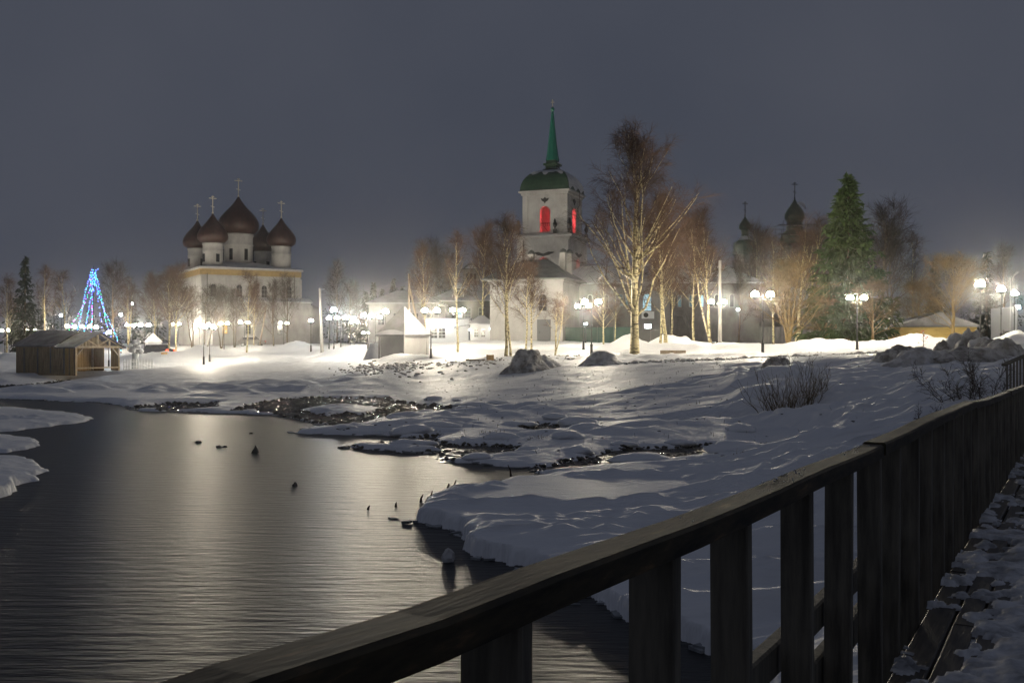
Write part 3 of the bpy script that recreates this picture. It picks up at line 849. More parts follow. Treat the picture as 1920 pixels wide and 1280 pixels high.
gB = 'birches on the snowy bank'
tree('big', 1190, 72, 214, 'tall spreading old birch with patchy white trunk, biggest of the bare trees', 20, .95, 0, gB)
tree('birch_a', 948, 76, 385, 'bare birch with dark forking trunk in front of the white gatehouse corner', 40, 1.0, 0, gB)
tree('birch_b', 958, 77, 392, 'slim birch stem rising close beside the dark forking birch', 140, .8, 3, gB)
tree('birch_b', 858, 90, 425, 'crooked slim birch with pale trunk before the lit shop', 80, .95, -1, gB)
tree('birch_a', 800, 89, 440, 'slim birch touching the twin globe lamp right of the kiosk', 200, .75, 2, gB)
tree('birch_b', 985, 88, 485, 'thin pale birch rising behind the dirty snow heap', 10, 1.1, 1, gB)
tree('birch_a', 996, 90, 470, 'mossy birch before the arched window of the gatehouse', 300, .95, -1, gB)
tree('birch_c', 1040, 78, 540, 'low dark branched birch before the grey door of the gatehouse', 60, 1.2, -3, gB)
tree('birch_a', 1132, 86, 505, 'short weeping birch just right of the twin lamps', 120, 1.1, 0, gB)
tree('birch_b', 1153, 90, 520, 'short straight birch between the weeping one and the big old birch', 250, 1.0, 0, gB)
tree('birch_a', 1238, 84, 420, 'slim white birch right of the big old birch with black scars', 330, .9, 1, gB)
tree('birch_b', 1248, 86, 345, 'leaning tall birch with its top bending away from the big birch', 100, 1.25, 5, gB)
tree('red', 1300, 100, 368, 'fine twigged reddish bare tree behind the leaning birch', 30, 1.15, 0)
tree('red', 1260, 106, 400, 'fine twigged reddish bare tree behind the big birch crown', 160, 1.1, 0)
tree('birch_c', 1335, 96, 388, 'many stemmed birch behind the concrete pole', 210, 1.0, 0, gB)
tree('birch_c', 1490, 95, 385, 'many stemmed birch with white bare stems before the scaffolded dome', 20, 1.25, 0, gB)
tree('birch_a', 1450, 100, 420, 'single slim birch between the small green dome and the scaffolded dome', 75, .9, 0, gB)
gW = 'golden bare willows under the lamps'
tree('willow_a', 1478, 84, 470, 'golden bare willow behind the twin lamp, upright and bushy', 0, 1.45, 0, gW)
tree('willow_b', 1636, 87, 515, 'golden bare willow with drooping lit branches right of the tall spruce', 45, 1.5, 0, gW)
tree('willow_a', 1548, 90, 540, 'small golden willow half hidden left of the tall spruce', 120, 1.4, 0, gW)
tree('willow_b', 1788, 84, 462, 'broad orange brown willow leaning over the ochre shed', 200, 1.6, 0, gW)
tree('willow_b', 1722, 94, 515, 'orange brown willow behind the left end of the ochre shed', 290, 1.5, 0, gW)
tree('spruce', 1590, 90, 328, 'tall dense green spruce lit from below by the lamps', 0, 1.12, 0)
gD = 'dark bare trees in the park behind'
tree('dark_a', 1648, 118, 352, 'tall dark bare tree behind the green spruce', 0, 1.05, 3, gD)
tree('dark_b', 1672, 126, 400, 'dark bare tree sloping away right of the spruce', 90, 1.1, 8, gD)
tree('birch_b', 1712, 150, 425, 'lone far pale birch between spruce and orange willow', 40, .8, 0)
tree('spruce_far', 1752, 190, 480, 'small dark far spruce above the ochre shed roof', 0, 1.0, 0)
tree('spruce_far', 1850, 200, 470, 'small dark far spruce behind the row of single lamps', 60, 1.1, 0)
tree('dark_a', 1885, 130, 440, 'dark bare tree behind the pale slatted fence', 130, .8, 0, gD)
tree('red', 1420, 125, 400, 'reddish bare tree before the ruined church wall', 250, 1.0, 0)
tree('dark_b', 1540, 130, 395, 'dark bare tree between scaffolding and spruce', 10, .9, 0, gD)
tree('dark_a', 1385, 118, 470, 'low dark bare tree before the small green dome', 300, .8, 0, gD)
# left half
tree('spruce_far', 47, 140, 478, 'dark slim spruce by the road left of the light strung tree', 20, .95, 0)
tree('birch_a', 12, 150, 505, 'bare birch at the roadside left of the slim spruce', 10, .9, 0, gB)
tree('birch_b', 84, 150, 490, 'bare birch just right of the slim dark spruce', 100, .9, 2, gB)
tree('birch_b', 127, 145, 500, 'bare forked birch beside the light strung tree', 230, .9, 4, gB)
tree('dark_a', 210, 165, 475, 'broad dark bare tree right behind the light strung tree', 40, 1.0, 0, gD)
tree('birch_c', 240, 160, 510, 'many stemmed birch right of the light strung tree', 130, .9, 0, gB)
tree('birch_a', 318, 128, 492, 'bare birch with spreading pale limbs beside the parked dark car', 250, 1.1, 0, gB)
tree('red', 330, 145, 480, 'dense reddish bare tree behind the birch by the car', 70, 1.15, 0)
tree('red', 290, 160, 500, 'dense reddish bare tree between light strung tree and church', 190, 1.1, 0)
for px, Y, top, rot, w_, l_ in ((362, 150, 530, 0, 1.2, -6), (385, 148, 525, 60, 1.2, 8), (415, 155, 528, 200, 1.2, 0), (440, 150, 535, 300, 1.1, 3)):
    tree('dark_b', px, Y, top, 'tangled dark bare tree standing before the five domed church wall', rot, w_, l_, 'dark trees before the church wall')
tree('birch_b', 462, 128, 500, 'slim pale birch in front of the five domed church', 20, 1.0, 1.5, gB)
tree('red', 476, 140, 520, 'reddish bare tree behind the slim birch at the church', 45, .9, 0)
tree('dark_a', 513, 140, 512, 'dark bare tree before the right half of the church wall', 100, .8, 0, gD)
tree('dark_a', 539, 138, 500, 'dark straight bare tree at the right corner of the church', 220, .75, 0, gD)
tree('dark_b', 632, 185, 478, 'tall blurred bare tree right of the church against the sky', 140, .85, 0, gD)
tree('dark_a', 655, 200, 515, 'low blurred bare tree right of the tall one beside the church', 10, 1.0, 0, gD)
tree('red', 905, 118, 400, 'fine twigged bare tree behind the gatehouse left corner', 20, 1.0, 0)
tree('dark_a', 800, 160, 430, 'tall dark bare tree behind the white hip roofed house', 20, .9, 0, gD)
tree('dark_b', 835, 150, 450, 'dark bare tree behind the lit shop', 220, .9, 0, gD)
for px, Y, top, w_ in ((700, 230, 528, 1), (716, 240, 540, 1.1), (737, 235, 520, .9), (686, 250, 545, 1.2), (755, 245, 535, 1.1)):
    tree('spruce_far', px, Y, top, 'small far dark spruce on the skyline above the white house', px * 3, w_, 0, 'far spruces on the skyline')
# far wood as one dark mass
rg = np.random.default_rng(77)
g = G()
src = [c for c in _BASE['spruce_far'].children if c.name.startswith('crown')][0].data
for k in range(130):
    X0 = rg.uniform(-230, 230); Y0 = rg.uniform(255, 330); hh = rg.uniform(9, 17); r0 = hh * rg.uniform(.14, .24)
    gz = 4.0
    n = 90
    f = rg.random(n) ** .8; a = rg.uniform(0, 6.283, n); rr = r0 * (1 - f) ** .8 * np.sqrt(rg.random(n))
    c = np.c_[X0 + rr * np.cos(a), Y0 + rr * np.sin(a), gz + hh * f]
    d = unit(np.c_[np.cos(a), np.sin(a), np.full(n, -.6)])
    T = curve(c, d, rg.uniform(.6, 1.5, n) * (1.15 - f), 3, np.full(n, -.1), rg, .1)
    V, F = strands(T, (rg.uniform(.16, .36, n) * (1.2 - f))[:, None] * np.array([[.6, 1, .1]]), 3)
    g.add(V, [F])
    g.tube([(X0, Y0, gz - 1), (X0, Y0, gz + hh)], [.18, .03], 4)
fw = g.build('far_wood', MATS['needles_far'])
tag(fw, 'far dark conifer wood along the skyline', 'wood', kind='stuff')

# ------------------------------------------------------------------ shrubs by the near bank
def shrub(name, px, py, Y, n, hmax, spread, mat, label, seed, branchy=0, r=.008, w0=.5):
    rg = np.random.default_rng(seed)
    x, y, _ = P(px, py, Y); gz = ground(x, y)
    root = empty(name, (x, y, gz - .05), 0, label, 'shrub')
    a = rg.uniform(0, 6.283, n); rad = w0 * np.sqrt(rg.random(n))
    p0 = np.c_[rad * np.cos(a) * 1.6, rad * np.sin(a) * .7, np.zeros(n) - .1]
    d = unit(np.c_[p0[:, 0] * .55 + rg.normal(0, .18, n) * spread, rg.normal(0, .25, n) * spread, np.full(n, 1.0)])
    L = hmax * rg.uniform(.5, 1.05, n)
    S = curve(p0, d, L, 7, np.full(n, .03), rg, .09)
    V, F = strands(S, (r * rg.uniform(.7, 1.3, n))[:, None] * np.linspace(1, .3, 7)[None], 4)
    tag(G().add(V, [F]).build('stems', mat, root), kind='stuff')
    m = 5 + branchy
    ii = np.repeat(np.arange(n), m)
    p, dd = along(S, ii, rg.uniform(.25, .97, len(ii)))
    T = curve(p, sides(dd, np.radians(rg.uniform(18, 50 + branchy * 3, len(ii))), rg, .1), L[ii] * rg.uniform(.12, .38, len(ii)), 4, np.full(len(ii), .1), rg, .12)
    V, F = strands(T, np.full(len(ii), r * .5)[:, None] * np.linspace(1, .4, 4)[None], 3)
    g = G().add(V, [F])
    if branchy:
        i3 = np.repeat(np.arange(len(ii)), 4)
        p, dd = along(T, i3, rg.uniform(.2, 1, len(i3)))
        T2 = curve(p, sides(dd, np.radians(rg.uniform(25, 70, len(i3))), rg, .05), rg.uniform(.08, .3, len(i3)) * hmax * .5, 3, np.zeros(len(i3)), rg, .12)
        V, F = strands(T2, np.full(len(i3), r * .4)[:, None] * np.linspace(1, .5, 3)[None], 3)
        g.add(V, [F])
    tag(g.build('twigs', mat, root), kind='stuff')
    return root
noisy('shrub_stem', (0.075, 0.052, 0.028), (0.14, 0.095, 0.045), 4, rough=.8)
noisy('shrub_dark', (0.022, 0.017, 0.014), (0.05, 0.038, 0.028), 4, rough=.8)
noisy('dry_grass', (0.16, 0.10, 0.035), (0.26, 0.17, 0.06), 4, rough=.85)
shrub('willow_shrub', 1478, 760, 35, 78, 1.55, 1.3, MATS['shrub_stem'], 'fan shaped bare shrub of upright shoots on the open snow', 3, 0, .012, .62)
shrub('willow_shrub', 1522, 742, 36.5, 26, 1.35, 1.2, MATS['shrub_stem'], 'smaller bare shrub of shoots beside the fan shaped one', 4, 0, .011, .3)
shrub('thorn_shrub', 1822, 722, 23.5, 16, 1.25, 2.6, MATS['shrub_dark'], 'tangled black thorny shrub by the landing railing', 5, 9, .012, .35)
shrub('thorn_shrub', 1790, 735, 22.5, 14, .55, 4.0, MATS['shrub_dark'], 'low black creeping shrub at the foot of the thorny one', 6, 8, .009, .6)
for px, py, Y, n, h, lab in ((1408, 880, 24, 16, .16, 'tiny tuft of dry grass on the near snow'), (1440, 826, 29.5, 40, .30, 'brown grass tussock at the end of the gravel channel'), (1500, 826, 29.2, 40, .32, 'brown grass tussock right of the gravel channel'),
                         (1548, 830, 28.8, 36, .22, 'low brown grass tussock nearest the bridge'), (812, 812, 34, 30, .2, 'orange grass tuft on the ice beside the pebbles'), (925, 823, 32.5, 30, .22, 'orange grass tuft on the snowy hump'),
                         (1018, 832, 31, 34, .24, 'orange grass tuft by the dark gravel inlet'), (1520, 752, 35.4, 60, .3, 'golden grass at the foot of the smaller shrub')):
    shrub('grass_tuft', px, py, Y, n, h, 3.2, MATS['dry_grass'], lab, int(px), 0, .006, .28)
# dressed sapling
x, y = PX(1731, 66), 66; gz = ground(x, y)
sap = empty('sapling', (x, y, gz - .05), 0, 'little sapling hung with red and white baubles on the snow', 'sapling')
rg = np.random.default_rng(9)
G().tube([(0, 0, -.1), (.02, 0, .7), (-.02, 0, 1.45)], [.028, .02, .006], 6).build('stem', MATS['shrub_stem'], sap)
n = 34; zz = rg.uniform(.4, 1.35, n); a = rg.uniform(0, 6.283, n)
S = curve(np.c_[np.zeros(n), np.zeros(n), zz], unit(np.c_[np.cos(a), np.sin(a), np.full(n, .5)]), .52 * (1.6 - zz) * rg.uniform(.5, 1, n), 4, np.zeros(n), rg, .08)
V, F = strands(S, np.full(n, .009)[:, None] * np.linspace(1, .4, 4)[None], 3)
tag(G().add(V, [F]).build('twigs', MATS['shrub_stem'], sap), kind='stuff')
for k in range(12):
    g = G().blob(tuple(S[k * 2, -1]), (.045,) * 3, k, 1, .05)
    g.build('bauble', MATS['red_plastic'] if k % 2 else MATS['white_paint'], sap, True)
# ================================================================== churches, houses, sheds
def pane(parent, x, y, z, w_, h_, face, mat, frame=None, arch=False, d=.06, name='window', bars=True):
    """window on a wall of a box-shaped body; face '-y', '+x'; a frame proud of the wall, a pane inside it, glazing bars"""
    if face == '-y':
        o, ax, ex = (x, y, z), (1, 0, 0), (0, -1, 0)
    else:
        o, ax, ex = (x, y, z), (0, 1, 0), (1, 0, 0)
    ex = np.array(ex, float)
    def shape(ww, hh):
        if not arch: return [(-ww / 2, -hh / 2), (ww / 2, -hh / 2), (ww / 2, hh / 2), (-ww / 2, hh / 2)]
        top = hh / 2 - ww / 2
        return [(-ww / 2, -hh / 2), (ww / 2, -hh / 2)] + [(ww / 2 * math.cos(t), top + ww / 2 * math.sin(t)) for t in np.linspace(0, math.pi, 9)]
    fr = G().prism(shape(w_ + .18, h_ + .18), np.array(o) - ex * .05, ax, (0, 0, 1), ex * (.05 + d)).build(name, frame or MATS['plaster'], parent)
    G().prism(shape(w_, h_), np.array(o), ax, (0, 0, 1), ex * (d + .012)).build('pane', mat, fr)
    if bars:
        g = G(); a = np.array(ax, float)
        c = np.array(o) + ex * (d + .02)
        g.bar(c - np.array((0, 0, h_ / 2)), c + np.array((0, 0, h_ / 2 - .02)), .05, .03)
        for q in (-.2, .15): g.bar(c - a * w_ / 2 + np.array((0, 0, h_ * q)), c + a * w_ / 2 + np.array((0, 0, h_ * q)), .03, .05)
        g.build('glazing_bar', frame or MATS['plaster'], fr)
    return fr

def hip(g, x0, x1, y0, y1, z, h, inset=None, over=.3):
    x0 -= over; x1 += over; y0 -= over; y1 += over
    ww, dd = x1 - x0, y1 - y0
    i = inset if inset is not None else min(ww, dd) / 2
    if ww >= dd: a, b = (x0 + i, (y0 + y1) / 2, z + h), (x1 - i, (y0 + y1) / 2, z + h)
    else: a, b = ((x0 + x1) / 2, y0 + i, z + h), ((x0 + x1) / 2, y1 - i, z + h)
    V = [(x0, y0, z), (x1, y0, z), (x1, y1, z), (x0, y1, z), a, b, (x0, y0, z - .12), (x1, y0, z - .12), (x1, y1, z - .12), (x0, y1, z - .12)]
    if ww >= dd: F4 = [[0, 1, 5, 4], [2, 3, 4, 5]]; F3 = [[1, 2, 5], [3, 0, 4]]
    else: F4 = [[1, 2, 5, 4], [3, 0, 4, 5]]; F3 = [[0, 1, 4], [2, 3, 5]]
    F4 += [[6, 7, 1, 0], [7, 8, 2, 1], [8, 9, 3, 2], [9, 6, 0, 3], [9, 8, 7, 6]]
    return g.add(V, [F4, F3])

def onion(parent, x, y, z, Rr, hgt, rd, mat, cross_h, cmat, n=20):
    pr = [(rd, 0), (rd * 1.08, .02), (.80, .05), (.95, .13), (1.0, .22), (.98, .32), (.86, .45), (.66, .58), (.44, .70), (.25, .82), (.12, .92), (.05, .985), (.02, 1.0)]
    d = G().lathe([((r if i < 2 else r * Rr), q * hgt) for i, (r, q) in enumerate(pr)], n, (x, y, z)).build('dome', mat, parent, True)
    g = G(); t = z + hgt
    g.lathe([(.02, -.1), (.16, .05), (.16, .2), (.02, .35)], 8, (x, y, t))
    g.box(x, y, t + cross_h * .5, .11, .11, cross_h)
    g.box(x, y, t + cross_h * .86, cross_h * .42, .09, .12)
    g.box(x, y, t + cross_h * .96, cross_h * .16, .09, .10)
    g.bar((x - cross_h * .11, y, t + cross_h * .42), (x + cross_h * .11, y, t + cross_h * .36), .08, .09)
    g.build('cross', cmat, d)
    return d

# ---- five domed white church
Yc = 186.0
cx, cz = PX(447, Yc), 3.4
ch = empty('five_domed_church', (cx, Yc, cz), R(30), 'white church with five dark onion domes and gilded crosses', 'church')
zc = cz
body = G().box(0, 0, 6.5, 17.6, 17.6, 13.4).build('wall', MATS['whitewash'], ch)
G().box(0, 0, 12.55, 17.9, 17.9, 1.0).build('frieze', MATS['cornice_yellow'], ch)
G().box(0, 0, 13.18, 18.5, 18.5, .24).build('cornice', MATS['whitewash'], ch)
G().box(0, 0, 11.7, 17.8, 17.8, .22).build('moulding', MATS['whitewash'], ch)
hip(G(), -8.9, 8.9, -8.9, 8.9, 13.42, 1.9, 8.2).build('roof', MATS['roof_snow'], ch)
for x_ in (-8.4, -4.2, 0, 4.2, 8.4): G().box(x_, -8.9, 5.9, .7, .4, 11.6).build('pilaster', MATS['whitewash'], ch)
for y_ in (-8.6, -3, 3, 8.6): G().box(8.9, y_, 5.9, .3, .7, 11.6).build('pilaster', MATS['whitewash'], ch)
for x_ in (-6.7, -2.2, 2.2, 6.7): pane(ch, x_, -8.8, 9.3, .9, 2.2, '-y', MATS['dark_glass'], arch=True, d=.1)
G().box(-7.8, -9.2, 8.0, .09, .09, 8.5).build('downpipe', MATS['lamp_iron'], ch)
G().box(.8, -9.2, 8.0, .09, .09, 8.5).build('downpipe', MATS['lamp_iron'], ch)
G().box(7.6, -9.2, 8.0, .09, .09, 8.5).build('downpipe', MATS['lamp_iron'], ch)
G().box(1.4, -9.9, 3.6, 17.4, 1.9, 7.6).build('gallery', MATS['whitewash'], ch)
G().prism([(0, 0), (2.1, 0), (2.1, .9), (0, .15)], (-7.6, -11.2, 7.42), (0, 1, 0), (0, 0, 1), (18.0, 0, 0)).build('gallery_roof', MATS['roof_snow'], ch)
G().box(10.6, 0, 3.6, 3.0, 12, 7.2).build('apse', MATS['whitewash'], ch)
G().lathe([(3.2, 0), (3.2, 6.4), (2.8, 6.9), (.1, 7.9)], 14, (11.8, -2.5, 0)).build('apse', MATS['whitewash'], ch, True)
pane(ch, -5.2, -10.85, 2.6, .8, 1.5, '-y', MATS['window_warm'], arch=False)
pane(ch, -1.2, -10.85, 2.6, .8, 1.5, '-y', MATS['dark_glass']); pane(ch, 4.4, -10.85, 2.6, .9, 1.7, '-y', MATS['dark_glass'])
def drum(parent, x, y, z, r, h, nwin=0):
    d = G().lathe([(r, -.8), (r, h * .62), (r * 1.04, h * .64), (r * 1.04, h * .68), (r, h * .70), (r, h * .9), (r * 1.05, h * .93), (r * 1.05, h)], 20, (x, y, z)).build('drum', MATS['whitewash'], parent, True)
    for k in range(nwin):
        a = -math.pi / 2 + .28 + k * math.pi * 2 / nwin
        G().box(x + (r) * math.cos(a), y + r * math.sin(a), z + h * .36, .62, .16, h * .34, a + math.pi / 2).build('window', MATS['dark_glass'], d)
    return d
drum(ch, 0, 0, 14.2, 2.62, 6.0, 6)
onion(ch, 0, 0, 20.1, 3.75, 7.0, 2.3, MATS['dome_wood'], 3.4, MATS['gilded'])
for k, (x_, y_) in enumerate(((-6.0, -5.6), (6.3, -5.6), (-6.0, 6.0), (6.3, 6.0))):
    drum(ch, x_, y_, 13.6, 1.72, 4.2, 4 if k != 1 else 0)
    onion(ch, x_, y_, 17.7, 2.66, 5.3, 1.5, MATS['dome_wood'], 3.1, MATS['gilded'])

# ---- bell tower with green spire, red light in the belfry
Yt = 132.0
tx = PX(1036, Yt)
bt = empty('bell_tower', (tx, Yt, 3.4), R(-21.4), 'white two tiered bell tower with green spire, red light in its arches', 'tower')
W2 = 2.95
def arched_wall(g, axis, sgn, half, z0, z1, ow, oz0, oz1, th):
    """wall with an arched opening: two piers, a sill piece and a head piece; axis 'y' = faces -y/+y"""
    def put(poly):
        if axis == 'y': g.prism(poly, (0, sgn * half, 0), (1, 0, 0), (0, 0, 1), (0, -sgn * th, 0))
        else: g.prism(poly, (sgn * half, 0, 0), (0, 1, 0), (0, 0, 1), (-sgn * th, 0, 0))
    hw = half if axis == 'y' else half - th - .002
    put([(-hw, z0), (-ow / 2, z0), (-ow / 2, z1), (-hw, z1)]); put([(ow / 2, z0), (hw, z0), (hw, z1), (ow / 2, z1)])
    put([(-ow / 2, z0), (ow / 2, z0), (ow / 2, oz0), (-ow / 2, oz0)])
    arc = [(ow / 2 * math.cos(t), oz1 - ow / 2 + ow / 2 * math.sin(t)) for t in np.linspace(math.pi, 0, 13)]
    put(arc + [(ow / 2, z1), (-ow / 2, z1)])
h0 = 3.4
lowz, midz, topz = 9.6, 13.5, 19.0
g = G()
for ax in ('y', 'x'):
    for s in (-1, 1): arched_wall(g, ax, s, W2 + .55, 0, midz - .02, 1.5 if (ax, s) in (('y', -1), ('x', 1)) else .02, 8.4, 11.0, .7)
g.build('lower_wall', MATS['whitewash'], bt)
g = G()
for ax in ('y', 'x'):
    for s in (-1, 1): arched_wall(g, ax, s, W2, midz + .5, topz, 1.38 if (ax, s) in (('y', -1), ('x', 1)) else .02, midz + .75, 17.55, .55)
g.build('belfry_wall', MATS['whitewash'], bt)
G().box(0, 0, midz + .12, 2 * W2 + 2.0, 2 * W2 + 2.0, .28).box(0, 0, midz + .38, 2 * W2 + 1.2, 2 * W2 + 1.2, .22).build('tier_cornice', MATS['whitewash'], bt)
G().box(0, 0, topz + .15, 2 * W2 + .5, 2 * W2 + .5, .3).box(0, 0, topz + .42, 2 * W2 + 1.0, 2 * W2 + 1.0, .22).build('top_cornice', MATS['whitewash'], bt)
G().box(0, 0, midz - .4, 2 * W2 + .3, 2 * W2 + .3, .3).build('belfry_floor', MATS['worn_plaster'], bt)
for sx, sy in ((-1, -1), (1, -1), (1, 1), (-1, 1)):
    G().box(sx * (W2 - .28), sy * (W2 - .28), (midz + topz) / 2 + .2, .72, .72, topz - midz - .5).build('pilaster', MATS['whitewash'], bt)
    G().box(sx * (W2 + .12), sy * (W2 + .75), midz / 2 - .1, .8, .5, midz - .6).build('pilaster', MATS['whitewash'], bt)
    # carved urns on the corners of the lower tier
    G().lathe([(.25, 0), (.25, .5), (.10, .55), (.10, .7), (.28, .95), (.30, 1.2), (.12, 1.45), (.16, 1.6), (.02, 1.9)], 10, (sx * (W2 + .55), sy * (W2 + .55), midz + .45)).build('urn', MATS['black_iron'], bt, True)
for k in (-1, 1):
    G().lathe([(.25, 0), (.25, .5), (.10, .55), (.10, .7), (.28, .95), (.30, 1.2), (.12, 1.45), (.16, 1.6), (.02, 1.9)], 10, (k * .0 + (1.55 if k > 0 else -W2 - .4), -W2 - .6, midz + .45)).build('urn', MATS['black_iron'], bt, True)
# dark shields above the arches, eyebrow hoods over the lower ones
for o, ax, ex in (((0, -W2 - .10, 18.25), (1, 0, 0), (0, .09, 0)), ((W2 + .01, 0, 18.25), (0, 1, 0), (.09, 0, 0))):
    G().prism([(-.55, .28), (-.22, .2), (0, .42), (.22, .2), (.55, .28), (.38, -.05), (.12, -.18), (0, -.4), (-.12, -.18), (-.38, -.05)], o, ax, (0, 0, 1), ex).build('shield', MATS['black_iron'], bt)
for o, ax, ex in (((0, -W2 - .66, 11.35), (1, 0, 0), (0, .10, 0)), ((W2 + .56, 0, 11.35), (0, 1, 0), (.10, 0, 0))):
    G().prism([(-1.5, .22), (-.7, .30), (0, .05), (.7, .30), (1.5, .22), (.7, -.12), (0, -.28), (-.7, -.12)], o, ax, (0, 0, 1), ex).build('shield', MATS['black_iron'], bt)
# cloister vault roof: green with snow lying on the lee side
n = 9; V = []; z0 = topz + .55
for k in range(n):
    q = k / (n - 1); r = (W2 + .35) * math.cos(q * math.pi / 2 * .80); zz_ = z0 + 2.9 * math.sin(q * math.pi / 2 * .92)
    V += [(-r, -r, zz_), (r, -r, zz_), (r, r, zz_), (-r, r, zz_)]
F = [[k * 4 + i, k * 4 + (i + 1) % 4, k * 4 + 4 + (i + 1) % 4, k * 4 + 4 + i] for k in range(n - 1) for i in range(4)]
mk('vault_roof', V, [F, [[(n - 1) * 4 + i for i in range(4)]]], MATS['green_roof'], bt)
# snow sheets on the vault, 4 cm proud
def vault_pt(side, q, s, lift=.05):
    r = (W2 + .35) * math.cos(q * math.pi / 2 * .80); zz_ = z0 + 2.9 * math.sin(q * math.pi / 2 * .92)
    if side == 0: return (s * r, -r - lift, zz_ + lift)
    if side == 1: return (r + lift, s * r, zz_ + lift)
for side, qlo in ((0, lambda s: .52 + .16 * abs(math.sin(s * 4)) + .05 * math.sin(s * 13)), (1, lambda s: .06 + .06 * math.sin(s * 9))):
    ss = np.linspace(-.97, .97, 19); V = []; m = 6
    for s in ss:
        for k in range(m): V.append(vault_pt(side, qlo(s) + (.995 - qlo(s)) * k / (m - 1), s, .05))
    F = [[a * m + k, a * m + m + k, a * m + m + k + 1, a * m + k + 1] for a in range(len(ss) - 1) for k in range(m - 1)]
    mk('roof_snow_sheet', V, [F], MATS['roof_snow'], bt, True)
zz_ = z0 + 2.75
G().box(0, 0, zz_ + .1, 1.9, 1.9, .5).box(0, 0, zz_ + .55, 1.45, 1.45, .5).box(0, 0, zz_ + .95, 1.9, 1.9, .25).box(0, 0, zz_ + 1.3, 1.3, 1.3, .5).build('pedestal', MATS['green_roof'], bt)
G().box(.55, .1, zz_ + 1.09, .85, 1.7, .07).box(.5, .1, zz_ + .37, .95, 1.9, .08).build('roof_snow_sheet', MATS['roof_snow'], bt)
G().lathe([(.92, 0), (.80, .5), (.62, 1.8), (.36, 4.2), (.16, 6.2), (.12, 6.4), (.24, 6.6), (.26, 6.75), (.1, 7.0)], 8, (0, 0, zz_ + 1.5), math.pi / 8).build('spire', MATS['spire_green'], bt)
g = G(); q = zz_ + 8.5
g.box(0, 0, q + .45, .07, .07, 1.0).box(0, 0, q + .6, .45, .06, .07).box(0, 0, q + .78, .22, .06, .06)
g.build('cross', MATS['gilded'], bt)
# red lamps inside
for z_, r_ in ((midz + 2.3, .24), (10.0, .13)):
    V, F_ = ico(2)
    mk('red_lamp', V * r_ + np.array((1.9, -1.7, z_ + .2)), [F_], MATS['belfry_red'], bt, True)
# belfry rail and stair seen against the red
g = G()
for s in (-1, 1): g.bar((-.69, -W2 + .4, midz + 1.9 + s * .05), (.69, -W2 + .4, midz + 1.9 + s * .05), .05, .05)
for x_ in (-.55, -.3, -.05, .2, .45): g.bar((x_, -W2 + .4, midz + 1.5), (x_, -W2 + .4, midz + 1.9), .05, .05)
g.bar((-.5, -W2 + 1.0, midz + 1.6), (.5, -W2 + 1.2, midz + .2), .10, .06)
g.build('railing', MATS['black_iron'], bt)

# ---- white gatehouse in front of the tower
Yg = 112.0
gh = empty('gatehouse', (PX(1004, Yg), Yg, 3.35), R(-17), 'white two storey gatehouse with dark hipped roof, grey door and arched window', 'house')
G().box(0, 0, 3.2, 8.1, 7.6, 7.2).build('wall', MATS['plaster'], gh)
G().box(0, 0, 6.72, 8.5, 8.0, .18).box(0, 0, 6.5, 8.25, 7.75, .2).build('cornice', MATS['plaster'], gh)
hip(G(), -4.05, 4.05, -3.8, 3.8, 6.95, 2.3, 3.4, .75).build('roof', MATS['roof_iron'], gh)
for x_, y_ in ((-.9, 1.5), (3.0, .6), (3.4, 1.8)):
    c = G().box(x_, y_, 8.6, .62, .62, 2.8).build('chimney', MATS['plaster'], gh)
    G().lathe([(.42, 0), (.42, .1), (.30, .35), (.06, .5)], 10, (x_, y_, 10.0)).build('cap', MATS['roof_iron'], c)
pane(gh, 1.9, -3.8, 4.35, .82, 1.7, '-y', MATS['dark_glass'], arch=True, d=.08)
d = G().box(2.0, -3.84, 1.25, 1.45, .14, 2.6).build('door', MATS['door_grey'], gh)
G().box(1.55, -3.93, 1.2, .06, .05, .22).build('handle', MATS['black_iron'], d)
G().prism([(-3.4, 0), (-2.4, 1.3), (-1.1, .25), (1.2, 0)], (.2, -3.0, 6.98), (1, 0, 0), (0, .35, .94), (0, -.1, .06)).build('roof_snow_sheet', MATS['roof_snow'], gh)

# ---- long wing behind the big birch
Yw = 128.0
wg = empty('long_wing', (PX(1225, Yw), Yw, 3.3), R(-4), 'long pale two storey wing with cold lit windows behind the big birch', 'building')
G().box(0, 0, 3.6, 25, 8, 7.8).build('wall', MATS['worn_plaster'], wg)
hip(G(), -12.5, 12.5, -4, 4, 7.55, 2.4, 4, .5).build('roof', MATS['roof_snow'], wg)
G().box(-.6, -4.35, 3.4, 4.6, .9, 7.2).build('risalit', MATS['plaster'], wg)
G().prism([(-2.6, 0), (2.6, 0), (0, 1.5)], (-.6, -4.95, 7.05), (1, 0, 0), (0, 0, 1), (0, 1.2, 0)).build('pediment', MATS['plaster'], wg)
pane(wg, -1.1, -4.8, 5.1, 1.0, 2.0, '-y', MATS['window_lit'], arch=True)
pane(wg, -1.0, -4.8, 2.2, .8, .5, '-y', MATS['shop_light'], bars=False)
for x_ in (2.9, 4.3, 5.6): pane(wg, x_, -4.0, 5.3, .36, 1.4, '-y', MATS['window_dim'] if x_ < 5 else MATS['window_lit'], arch=True, bars=False)
for x_ in (-4.2, -3.5): pane(wg, x_, -4.0, 5.4, .36, 1.5, '-y', MATS['window_dim'], arch=True, bars=False)
for x_ in (7.4, 9.2, -6, -8): pane(wg, x_, -4.0, 5.3, .45, 1.5, '-y', MATS['dark_glass'], arch=True, bars=False)
ac = G().box(-1.0, -4.98, 3.55, 1.5, .35, .85).build('air_conditioner', MATS['white_paint'], wg)
